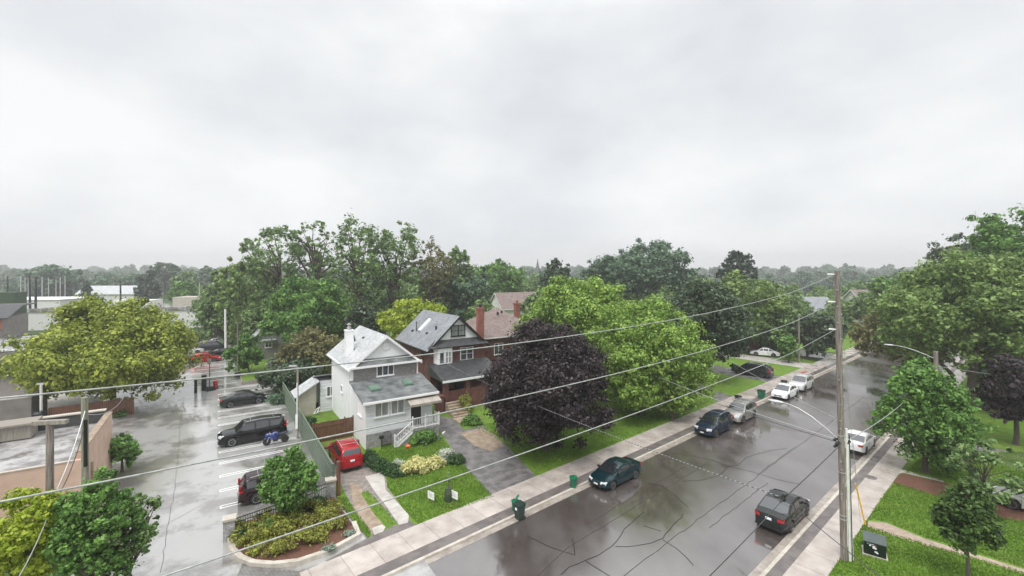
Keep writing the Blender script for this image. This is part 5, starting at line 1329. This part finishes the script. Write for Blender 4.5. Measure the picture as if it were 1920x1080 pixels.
cable('service_cable', 'thin cable from the lamp bracket across to the left lawn', Vector((17, 22.9, 7.25)), ST(62, -12, 6), .6, .014, 'lampgrey')
cable('service_cable', 'grey cable from the tall pole to the lamp pole behind the street tree', PC6, ST(57.6, 14.3, 6.1), .7, .022, 'lampgrey')
cable('service_cable', 'pale cable from the lamp pole into the dark trees', ST(57.6, 14.3, 6.0), ST(66, 34, 5.2), .4, .02, 'wire')
cable('guy_wire', 'thin anchor cable from the pole top to the yellow guard', PT * .985, G(1623, 987) + Vector((-.5, 0, 2.4)), 0, .010, 'lampgrey')
cable('guy_wire', 'second anchor cable close beside the first on the tall pole', PT * .88 + Vector((.05, 0, 0)), G(1623, 987) + Vector((-.3, 0, .2)), 0, .008, 'lampgrey')
cable('slack_cable', 'bundle of slack cable between the two lower left poles', (-20.2, 20.95, 8.4), (-18.95, 18.3, 5.7), .3, .025, 'lampgrey')
cable('slack_cable', 'black cable looping down between the lower left poles', (-20.15, 20.9, 7.8), (-18.95, 18.3, 5.5), .5, .02)
cable('slack_cable', 'grey cable from the crossarm pole toward the bottom left corner', (-18.95, 18.2, 5.3), (-9.2, 7.5, 8.6), .4, .016, 'wire')
cable('slack_cable', 'grey cables from the green stained pole up to the shop lane', (-20.2, 21, 8.2), PZ(235, 740, 44), .6, .02, 'lampgrey')
# far utility poles on the left skyline
fp = [(14, 518, 140, 'black', 'dark utility pole above the ivy block at far left'), (57, 517, 118, 'black', 'leaning dark utility pole right of the ivy block'), (67, 519, 112, 'black', 'thick dark utility pole nearest the yellow green tree'), (226, 527, 150, 'black', 'dark utility pole beside the far pale bungalow')]
for px, py, Z, m, lb in fp:
    top = HCAM - (py - 508) / F * Z; o = empty('utility_pole', ((px - 960) / F * Z, Z, 0), 0, lb, 'pole', 'far utility poles')
    MB().tube([(0, 0, 0), (-.25 if px == 57 else 0, 0, top)], [.3, .22], 6).build('shaft', M['wood_pole'] if m != 'black' else M['p_slate'], o)
    MB().box(-1.1, 1.1, -.1, .1, top - .9, top - .7).build('crossarm', M['wood_grey'], o)
proto = None
for px, py, Z in ((39, 517, 165), (47, 520, 180), (53, 522, 190), (79, 519, 160), (91, 521, 175), (105, 523, 185), (113, 519, 165), (122, 518, 170), (374, 530, 120)):
    if px == 374:
        lb, g_ = 'pale slim pole at the right end of the plaza roofs', None
    else: lb, g_ = 'pale slim pole among the row in the haze at far left', 'pale poles in the haze'
    o = MB().tube([(0, 0, 0), (0, 0, HCAM - (py - 508) / F * Z)], [.2, .12], 6).build('pale_pole', M['lampgrey'], loc=((px - 960) / F * Z, Z, 0)); tag(o, lb, 'pole', g_)

# ------------------------------------------------------------------ trees
T = tree_px
T('locust_tree', 'wide yellow green spreading tree over the left of the parking lot', 'tree', 212, 50, 550, 772, 345, 'lobed', 'locust', 11, dens=2.8, ry=9.5, k=230, taper=.5, trunk_r=.3, sizepx=2.1)
T('street_maple', 'large bright lime green tree behind the purple tree', 'tree', 1200, 46, 560, 830, 245, 'lobed', 'lime', 12, taper=.25, dens=2.6, k=150)
T('lime_tree', 'lime green tree crown rising behind the bright street tree', 'tree', 1090, 56, 506, 690, 225, 'lobed', 'lime', 13, taper=.3, dens=2.4)
T('low_lime_tree', 'small lime green tree reaching over the lawn beside the narrow driveway', 'tree', 1262, 44, 690, 790, 110, 'lobed', 'lime', 131, dens=2.4, k=50, ry=2.2)
T('purple_maple', 'dense dark purple tree in front of the brick house', 'tree', 1022, 37, 586, 885, 278, 'lobed', 'purple', 14, taper=.3, dens=2.6, k=170, sizepx=2.3)
T('silver_dark_maple', 'tall dark green grey tree right of the lime trees', 'tree', 1318, 60, 516, 722, 180, 'lobed', 'deep', 15, dens=2.4)
T('olive_tree', 'olive green tree rising behind the dark silver leaved tree', 'tree', 1385, 82, 508, 640, 160, 'round', 'olive', 16)
T('lawn_tree', 'mid green tree over the far lawn left of the slim pole', 'tree', 1440, 80, 572, 668, 110, 'round', 'mid', 17)
T('lawn_maple', 'dark rounded tree with reddish trunk right of the slim pole', 'tree', 1522, 76, 583, 662, 88, 'round', 'deep', 18, base=(1513, 675))
T('far_lawn_tree', 'pale green tree just left of the tall pole beyond the street', 'tree', 1552, 110, 580, 640, 60, 'round', 'mid', 181)
T('young_lawn_tree', 'young slender tree on the far lawn past the minivan', 'tree', 1479, 72, 625, 672, 42, 'round', 'green', 182, k=25)
T('pine_tree', 'dark ragged pine standing above the olive tree', 'tree', 1383, 112, 468, 560, 66, 'tall', 'spruce', 19, k=90, dens=2)
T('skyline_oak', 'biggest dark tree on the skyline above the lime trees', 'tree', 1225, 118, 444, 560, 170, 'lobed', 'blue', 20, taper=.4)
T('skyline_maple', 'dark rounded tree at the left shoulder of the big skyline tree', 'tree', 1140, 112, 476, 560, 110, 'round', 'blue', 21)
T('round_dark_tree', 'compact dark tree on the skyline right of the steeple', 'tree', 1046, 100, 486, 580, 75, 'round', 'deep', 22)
T('bare_topped_tree', 'sparse tree with dark branches at the left of the tall group', 'tree', 525, 82, 420, 560, 120, 'loose', 'mid', 23, dens=.75)
T('forked_tree', 'open forked tree with bare boughs against the sky', 'tree', 590, 84, 411, 540, 92, 'loose', 'mid', 24, dens=.4, k=50, bark='bark')
T('poplar_tree', 'tallest airy green tree over the white house', 'tree', 672, 82, 412, 600, 118, 'tall', 'mid', 25, dens=.85)
T('poplar_tree', 'airy tall tree right of the tallest one over the brick house', 'tree', 742, 86, 412, 600, 110, 'tall', 'mid', 26, dens=.8)
T('thin_tree', 'thin brownish tree at the right of the tall group', 'tree', 812, 92, 446, 600, 90, 'tall', 'brownish', 27, dens=.8)
T('shoulder_tree', 'green tree sloping down right of the tall group', 'tree', 862, 98, 462, 590, 80, 'round', 'mid', 28, dens=1.8)
T('dense_elm', 'bushy olive tree at the left foot of the tall group', 'tree', 470, 88, 480, 650, 120, 'round', 'olive', 29)
T('ash_tree', 'bright mid green tree behind the small grey house', 'tree', 578, 72, 512, 665, 165, 'lobed', 'green', 30)
T('pale_ash', 'pale green tree tucked left of the bright mid green one', 'tree', 500, 80, 540, 660, 90, 'round', 'mid', 31)
T('feathery_tree', 'pointed feathery pale green tree at the end of the lot', 'tree', 405, 92, 512, 652, 92, 'cone', 'mid', 32, k=120, dens=1.5, limbs=10)
T('verge_tree', 'small round dark green tree on the raised verge in the lot', 'tree', 461, 63, 628, 702, 66, 'round', 'green', 33, k=50, base=(467, 706))
T('crab_apple', 'brownish olive tree behind the garden shed', 'tree', 588, 60, 618, 712, 132, 'round', 'brownish', 34)
T('dark_shrub_tree', 'dark bushy tree overhanging the green fence and black sedan', 'tree', 543, 55, 672, 752, 128, 'bush', 'deep', 35, k=80, dens=3)
T('gold_tree', 'vivid yellow green tree behind the brick house roof', 'tree', 772, 70, 556, 650, 128, 'lobed', 'gold', 36)
T('dark_pear_tree', 'dark green tree in front of the hidden cream house', 'tree', 690, 72, 566, 650, 84, 'round', 'deep', 37)
T('cream_blossom', 'pale tan flowering shrub beside the brownish tree', 'shrub', 520, 62, 664, 705, 46, 'bush', 'sage', 371, k=25)
T('dark_round_tree', 'dark blue green tree behind the red chimney', 'tree', 862, 96, 505, 605, 115, 'round', 'blue', 38)
T('garden_spruce', 'narrow dark spruce left of the pale green far trees', 'tree', 906, 104, 503, 600, 32, 'cone', 'spruce', 39, k=70)
T('pale_far_tree', 'pale green tree on the skyline right of the narrow spruce', 'tree', 938, 135, 486, 570, 95, 'round', 'green', 40)
T('far_small_spruce', 'tiny pointed spruce on the skyline left of the steeple', 'tree', 968, 150, 515, 570, 22, 'cone', 'spruce', 41, k=40)
T('low_mid_tree', 'low green tree behind the brown hip roof', 'tree', 1010, 85, 552, 620, 80, 'round', 'mid', 42)
T('ground_shrub_tree', 'leafy tree left of the hip roof chimney', 'tree', 905, 84, 560, 620, 60, 'round', 'mid', 43)
# right hand masses
T('overhanging_ash', 'huge olive ash overhanging the far road', 'tree', 1745, 54, 478, 668, 300, 'lobed', 'olive', 44, taper=.3, base=(1822, 768), dens=2.2, k=200)
T('road_elm', 'brownish tree reaching low over the left half of the far road', 'tree', 1640, 62, 560, 676, 130, 'lobed', 'brownish', 45, dens=2.0, base=(1788, 723))
T('tall_right_tree', 'tall bright green tree filling the top right corner', 'tree', 1905, 56, 384, 690, 190, 'lobed', 'green', 46, dens=2.3, k=170)
T('dark_right_tree', 'dark green tree on the skyline left of the tallest right tree', 'tree', 1812, 78, 428, 600, 120, 'lobed', 'deep', 47)
T('low_right_tree', 'low dark green tree under the tall right hand tree', 'tree', 1880, 50, 590, 735, 150, 'round', 'mid', 48)
T('roadside_tree', 'green tree in front of the tan roofed house by the far road', 'tree', 1652, 104, 546, 635, 95, 'lobed', 'mid', 491, dens=2.2)
T('behind_right_tree', 'rounded green tree behind the overhanging ash', 'tree', 1700, 95, 500, 620, 120, 'round', 'green', 49)
T('purple_plum', 'dark purple tree at the right edge over the lawn', 'tree', 1905, 38, 655, 800, 118, 'lobed', 'purple', 50, k=60)
T('street_tree', 'leafy green street tree right of the white hatchback', 'tree', 1706, 34, 656, 866, 166, 'lobed', 'green', 51, base=(1736, 888), dens=2.3, k=150, trunk_r=.2, sizepx=2.2, taper=.55)
T('corner_maple', 'small dark green tree with straight trunk at the bottom right', 'tree', 1812, 20.7, 898, 1035, 108, 'lobed', 'darkgreen', 52, k=130, trunk_r=.08, dens=2.2, taper=.5)
T('pale_sapling', 'light green multi stemmed young tree beside the silver car', 'tree', 1845, 28, 828, 938, 118, 'loose', 'mid', 53, k=60, dens=1.3, trunk_r=.07)
T('planter_tree', 'small leafy green tree in the shrub bed by the iron railing', 'tree', 553, 27.4, 832, 940, 112, 'lobed', 'green', 54, k=130, base=(538, 975), trunk_r=.1, dens=2.3, taper=.3)
T('lane_bush', 'dark green bush leaning from the peach shop wall', 'bush', 229, 33, 815, 892, 72, 'bush', 'green', 55, k=40, dens=3, limbs=4)
T('gold_lower_tree', 'yellow green tree in the bottom left corner', 'tree', 45, 17.2, 915, 1130, 150, 'lobed', 'gold', 56, k=110, dens=2.2)
T('dark_lower_tree', 'dark green tree at the lower left beside the lot entrance', 'tree', 178, 17.8, 895, 1120, 140, 'lobed', 'green', 57, k=120, dens=2.4)
T('dark_spray_branch', 'leafy branch tree reaching toward the wet lot at lower left', 'tree', 240, 18.4, 918, 1060, 90, 'loose', 'mid', 571, k=40, dens=1.6)
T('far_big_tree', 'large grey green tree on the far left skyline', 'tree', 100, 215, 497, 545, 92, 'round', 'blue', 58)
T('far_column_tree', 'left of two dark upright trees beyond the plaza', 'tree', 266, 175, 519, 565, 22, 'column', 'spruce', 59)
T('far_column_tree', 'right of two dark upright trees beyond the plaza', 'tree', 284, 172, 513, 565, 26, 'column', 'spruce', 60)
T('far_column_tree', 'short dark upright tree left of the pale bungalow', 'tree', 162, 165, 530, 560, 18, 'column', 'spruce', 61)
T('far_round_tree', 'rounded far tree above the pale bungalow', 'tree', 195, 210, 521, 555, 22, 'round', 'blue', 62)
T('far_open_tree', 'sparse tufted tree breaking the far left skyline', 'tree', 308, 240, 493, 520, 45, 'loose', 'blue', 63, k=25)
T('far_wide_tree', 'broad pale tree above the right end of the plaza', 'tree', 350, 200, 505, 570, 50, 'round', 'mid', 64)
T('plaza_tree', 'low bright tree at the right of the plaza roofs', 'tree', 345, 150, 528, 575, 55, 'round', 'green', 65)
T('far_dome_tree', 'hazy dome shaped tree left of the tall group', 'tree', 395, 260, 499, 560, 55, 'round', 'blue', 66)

# bushes and beds
rng = np.random.default_rng(70)
BP = [G(x, y) for x, y in ((441, 1000), (436, 1022), (452, 1042), (490, 1054), (545, 1046), (600, 1026), (640, 1004), (652, 985), (636, 950), (560, 962), (490, 985))]
bx = rng.uniform(min(p.x for p in BP), max(p.x for p in BP), 900); by = rng.uniform(min(p.y for p in BP), max(p.y for p in BP), 900)
def _inp(x, y, P):
    r = np.zeros(len(x), bool); j = len(P) - 1
    for i in range(len(P)):
        (xi, yi), (xj, yj) = P[i], P[j]; r ^= ((yi > y) != (yj > y)) & (x < (xj - xi) * (y - yi) / (yj - yi + 1e-12) + xi); j = i
    return r
kk_ = _inp(bx, by, [(p.x, p.y) for p in BP]); bx = bx[kk_][:260]; by = by[kk_][:260]
bz = .25 + .45 * rng.uniform(0, 1, len(bx)) + .2 * np.sin(bx * 2.1) * np.sin(by * 2.7)
V, tn = leaf_arrays(np.stack([bx, by, bz], 1), rng.uniform(.18, .34, len(bx)), 105, .10, rng, up=.6)
V[:, 2] = np.maximum(V[:, 2], .15)
tag(link_mesh('barberry_bed', quads_mesh('barberry_bed', V, tn, LM['barberry'])), 'bed of yellow green and bronze shrubs inside the curved kerb', 'shrub bed', kind='stuff')
for i, (px, py, rx, m, lb) in enumerate(((450, 1003, .7, 'hedge', 'dark green bush at the left end of the shrub bed'), (590, 950, .9, 'hedge', 'dark green bush behind the planter tree trunk'), (545, 972, .8, 'green', 'green bush under the small planter tree'),
        (500, 990, .8, 'green', 'green bush between railing and yellow shrubs'), (655, 1003, .35, 'sage', 'grey tufted plant at the right tip of the shrub bed'), (616, 1032, .4, 'sage', 'grey green tuft near the tan kerb'))):
    shrub('bush', lb, 'bush', G(px, py, .12), rx, rx * .8, rx * .8, m, 80 + i, size=.11)
hp = [(692, 862), (700, 873), (712, 880), (728, 886), (742, 891)]
for i, (px, py) in enumerate(hp):
    shrub('hedge_bush', ['dark clipped hedge bush nearest the white house corner', 'second hedge bush along the small lawn', 'third hedge bush along the small lawn', 'fourth hedge bush beside the concrete drive slab', 'last hedge bush touching the yellow shrub'][i], 'hedge', G(px, py, LZ), .75, .6, .85, 'hedge', 90 + i, size=.11, dens=3)
shrub('golden_shrub', 'large pale yellow shrub between the two front lawns', 'shrub', G(786, 884, LZ), 1.5, .75, 1.15, 'cream', 100, rz=LOT, size=.13, dens=3, k=45)
shrub('golden_shrub', 'smaller yellow shrub on the right end of the flower border', 'shrub', G(817, 876, LZ), 1.0, .6, .95, 'cream', 101, rz=LOT, size=.12, dens=3)
shrub('white_flower_bush', 'white flowering bush left of the large yellow shrub', 'shrub', G(746, 876, LZ), .6, .5, .8, 'whitefl', 102, size=.1)
shrub('white_flower_bush', 'white flowering bush at the driveway end of the border', 'shrub', G(838, 863, LZ), .9, .7, 1.0, 'whitefl', 103, size=.1)
shrub('border_bush', 'dark green bush by the driveway beside the white flowers', 'bush', G(854, 868, LZ), .8, .7, .8, 'hedge', 104, size=.11)
shrub('porch_bush', 'yellow green bush below the white porch railing', 'bush', G(795, 829, LZ), 1.5, .8, 1.15, 'green', 105, rz=LOT, size=.12, dens=3)
shrub('step_bush', 'leafy bush right of the worn stone steps', 'bush', G(884, 795, LZ), 1.0, .9, 1.1, 'green', 106, size=.14)
shrub('porch_flower_bush', 'pale yellow green plant at the top of the stone steps', 'bush', G(874, 772, LZ), .9, .8, 2.0, 'barberry', 107, size=.14)
shrub('shed_bush', 'round dark bush between the shed and the brown fence', 'bush', G(579, 800, LZ), .8, .7, 1.1, 'hedge', 108, size=.13)
shrub('fence_conifer', 'low grey green bush at the nose of the black sedan', 'bush', G(521, 756), 1.2, 1.1, 1.3, 'blue', 109, size=.16)
for i, (px, py, m, lb) in enumerate(((1768, 862, 'mid', 'green bush in the mulch bed behind the street tree'), (1800, 852, 'green', 'green bush beside the dark driveway'), (1755, 845, 'brownish', 'reddish brown bush behind the street tree'), (1890, 702, 'deep', 'dark bush under the tall right trees'))):
    shrub('garden_bush', lb, 'bush', G(px, py, LZ), 1.0, .8, .9, m, 110 + i, size=.15)
shrub('lot_weed_patch', 'low weeds at the shop corner below the yellow green tree', 'weeds', G(218, 778), 2.2, 1.4, .7, 'mid', 120, size=.18, dens=1.0, kind='stuff')

# grass blades over the near lawns
def in_poly(x, y, P):
    r = np.zeros(len(x), bool); n = len(P); j = n - 1
    for i in range(n):
        xi, yi = P[i]; xj, yj = P[j]
        c = ((yi > y) != (yj > y)) & (x < (xj - xi) * (y - yi) / (yj - yi + 1e-12) + xi)
        r ^= c; j = i
    return r
def grass(name, label, polys, holes, dens, seed):
    rng = np.random.default_rng(seed); PV = []; TN = []
    H = [[tuple(G(a, b).xy) for a, b in h] for h in holes]
    for poly_ in polys:
        P = [tuple(G(a, b).xy) for a, b in poly_]
        x0, x1 = min(p[0] for p in P), max(p[0] for p in P); y0, y1 = min(p[1] for p in P), max(p[1] for p in P)
        n = int((x1 - x0) * (y1 - y0) * dens)
        x = rng.uniform(x0, x1, n); y = rng.uniform(y0, y1, n)
        k = in_poly(x, y, P)
        for h in H: k &= ~in_poly(x, y, h)
        x = x[k]; y = y[k]; n = len(x)
        a = rng.uniform(0, 2 * math.pi, n); w = rng.uniform(.015, .04, n); h = rng.uniform(.03, .085, n)
        dx = np.cos(a) * w; dy = np.sin(a) * w; lx = rng.normal(0, .03, n); ly = rng.normal(0, .03, n)
        V = np.empty((n, 4, 3), np.float32)
        V[:, 0] = np.stack([x - dx, y - dy, np.full(n, LZ - .01)], 1); V[:, 1] = np.stack([x + dx, y + dy, np.full(n, LZ - .01)], 1)
        V[:, 2] = np.stack([x + dx * .5 + lx, y + dy * .5 + ly, LZ + h], 1); V[:, 3] = np.stack([x - dx * .3 + lx, y - dy * .3 + ly, LZ + h], 1)
        patch = .5 + .25 * np.sin(x * 1.7 + np.sin(y * 1.1) * 2) + .25 * np.sin(y * 2.3 + x)
        PV.append(V.reshape(-1, 3)); TN.append(np.clip(.55 * rng.uniform(0, 1, n) + .45 * patch, 0, 1))
    me = quads_mesh(name, np.concatenate(PV), np.concatenate(TN), LM['tuft'])
    return tag(link_mesh(name, me), label, 'grass', kind='stuff')
gh = [[(612, 870), (690, 868), (722, 888), (727, 915), (766, 968), (766, 981), (747, 986), (722, 990), (697, 1003), (638, 905)]]
grass('grass', 'short bright grass of the front lawn by the white house', [[(700, 860), (720, 838), (760, 826), (826, 820), (842, 840), (866, 868), (926, 934), (783, 984), (766, 968), (726, 915), (724, 890)], [(634, 936), (650, 934), (664, 956), (697, 1000), (690, 1014), (670, 986)]], [], 420, 1)
grass('grass', 'grass growing between the two gravel wheel tracks', [[(676, 925), (690, 922), (716, 950), (746, 983), (724, 989), (700, 962)]], [], 260, 2)
grass('grass', 'bright mown grass of the right hand lawns by the utility box',
      [[(1552, 1082), (1627, 975), (1660, 925), (1735, 850), (1925, 850), (1940, 1090)]],
      [[(1672, 905), (1690, 887), (1775, 906), (1850, 930), (1925, 955), (1925, 980), (1860, 970), (1790, 940), (1735, 925)],
       [(1627, 977), (1661, 980), (1734, 1010), (1819, 1036), (1940, 1074), (1940, 1083), (1807, 1043), (1698, 1012), (1627, 989)]], 420, 3)
grass('grass', 'shaded grass under the purple tree beside the pavement', [[(880, 800), (960, 790), (1100, 800), (1230, 760), (1350, 745), (1258, 790), (1003, 893), (940, 830)]], [], 130, 4)

# distant woods: overlapping crowns that read as one mass in the mist
def woods(name, label, bands, leaf, seed):
    rng = np.random.default_rng(seed); VV = []; TT = []
    for (x0, x1, y0, y1, n, h0, h1) in bands:
        for i in range(n):
            Y = rng.uniform(y0, y1); X = rng.uniform(x0, x1) * Y; h = rng.uniform(h0, h1); r_ = h * rng.uniform(.36, .6)
            if Y < 400 and -6 - r_ < X * .643 - Y * .766 + 20.5 < 14 + r_: continue
            s = max(.5, 2.3 * Y / ZREF)
            c, rad = crown_clumps('round', r_, h * .5, h * .52, rng, 40); k = len(c)
            c[:, 0] += X; c[:, 1] += Y
            n_per = int(np.clip(2.2 * 4 * math.pi * r_ * r_ / (s * s * .3) / k, 5, 60))
            V, t = leaf_arrays(c, rad * 1.25, n_per, s, rng)
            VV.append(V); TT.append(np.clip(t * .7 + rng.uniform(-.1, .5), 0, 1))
    me = quads_mesh(name, np.concatenate(VV), np.concatenate(TT), LM[leaf])
    return tag(link_mesh(name, me), label, 'woods', kind='stuff')
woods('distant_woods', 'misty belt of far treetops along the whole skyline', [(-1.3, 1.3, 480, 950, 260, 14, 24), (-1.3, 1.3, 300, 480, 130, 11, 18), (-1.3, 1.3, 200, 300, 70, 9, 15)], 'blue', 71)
woods('middle_woods', 'green treetops filling the middle distance behind the houses', [(-.72, .62, 125, 190, 60, 8, 14), (-.66, -.3, 95, 120, 14, 8, 13), (-.05, .75, 105, 150, 34, 7, 12.5), (.72, 1.25, 85, 190, 44, 9, 17)], 'mid', 72)

# ------------------------------------------------------------------ rain haze
hz_ = MB().box(-1400, 1400, -60, 1300, -1.0, 60.0).build('haze', None or M['white'])
hz_.data.materials.clear()
hm = bpy.data.materials.new('haze'); hm.use_nodes = True
t = hm.node_tree; t.nodes.clear()
ou = t.nodes.new('ShaderNodeOutputMaterial'); vp = t.nodes.new('ShaderNodeVolumePrincipled')
vp.inputs['Density'].default_value = 0.0008; vp.inputs['Color'].default_value = (1, 1, 1, 1); vp.inputs['Anisotropy'].default_value = 0.3
t.links.new(vp.outputs[0], ou.inputs['Volume'])
hz_.data.materials.append(hm); hz_['kind'] = 'stuff'
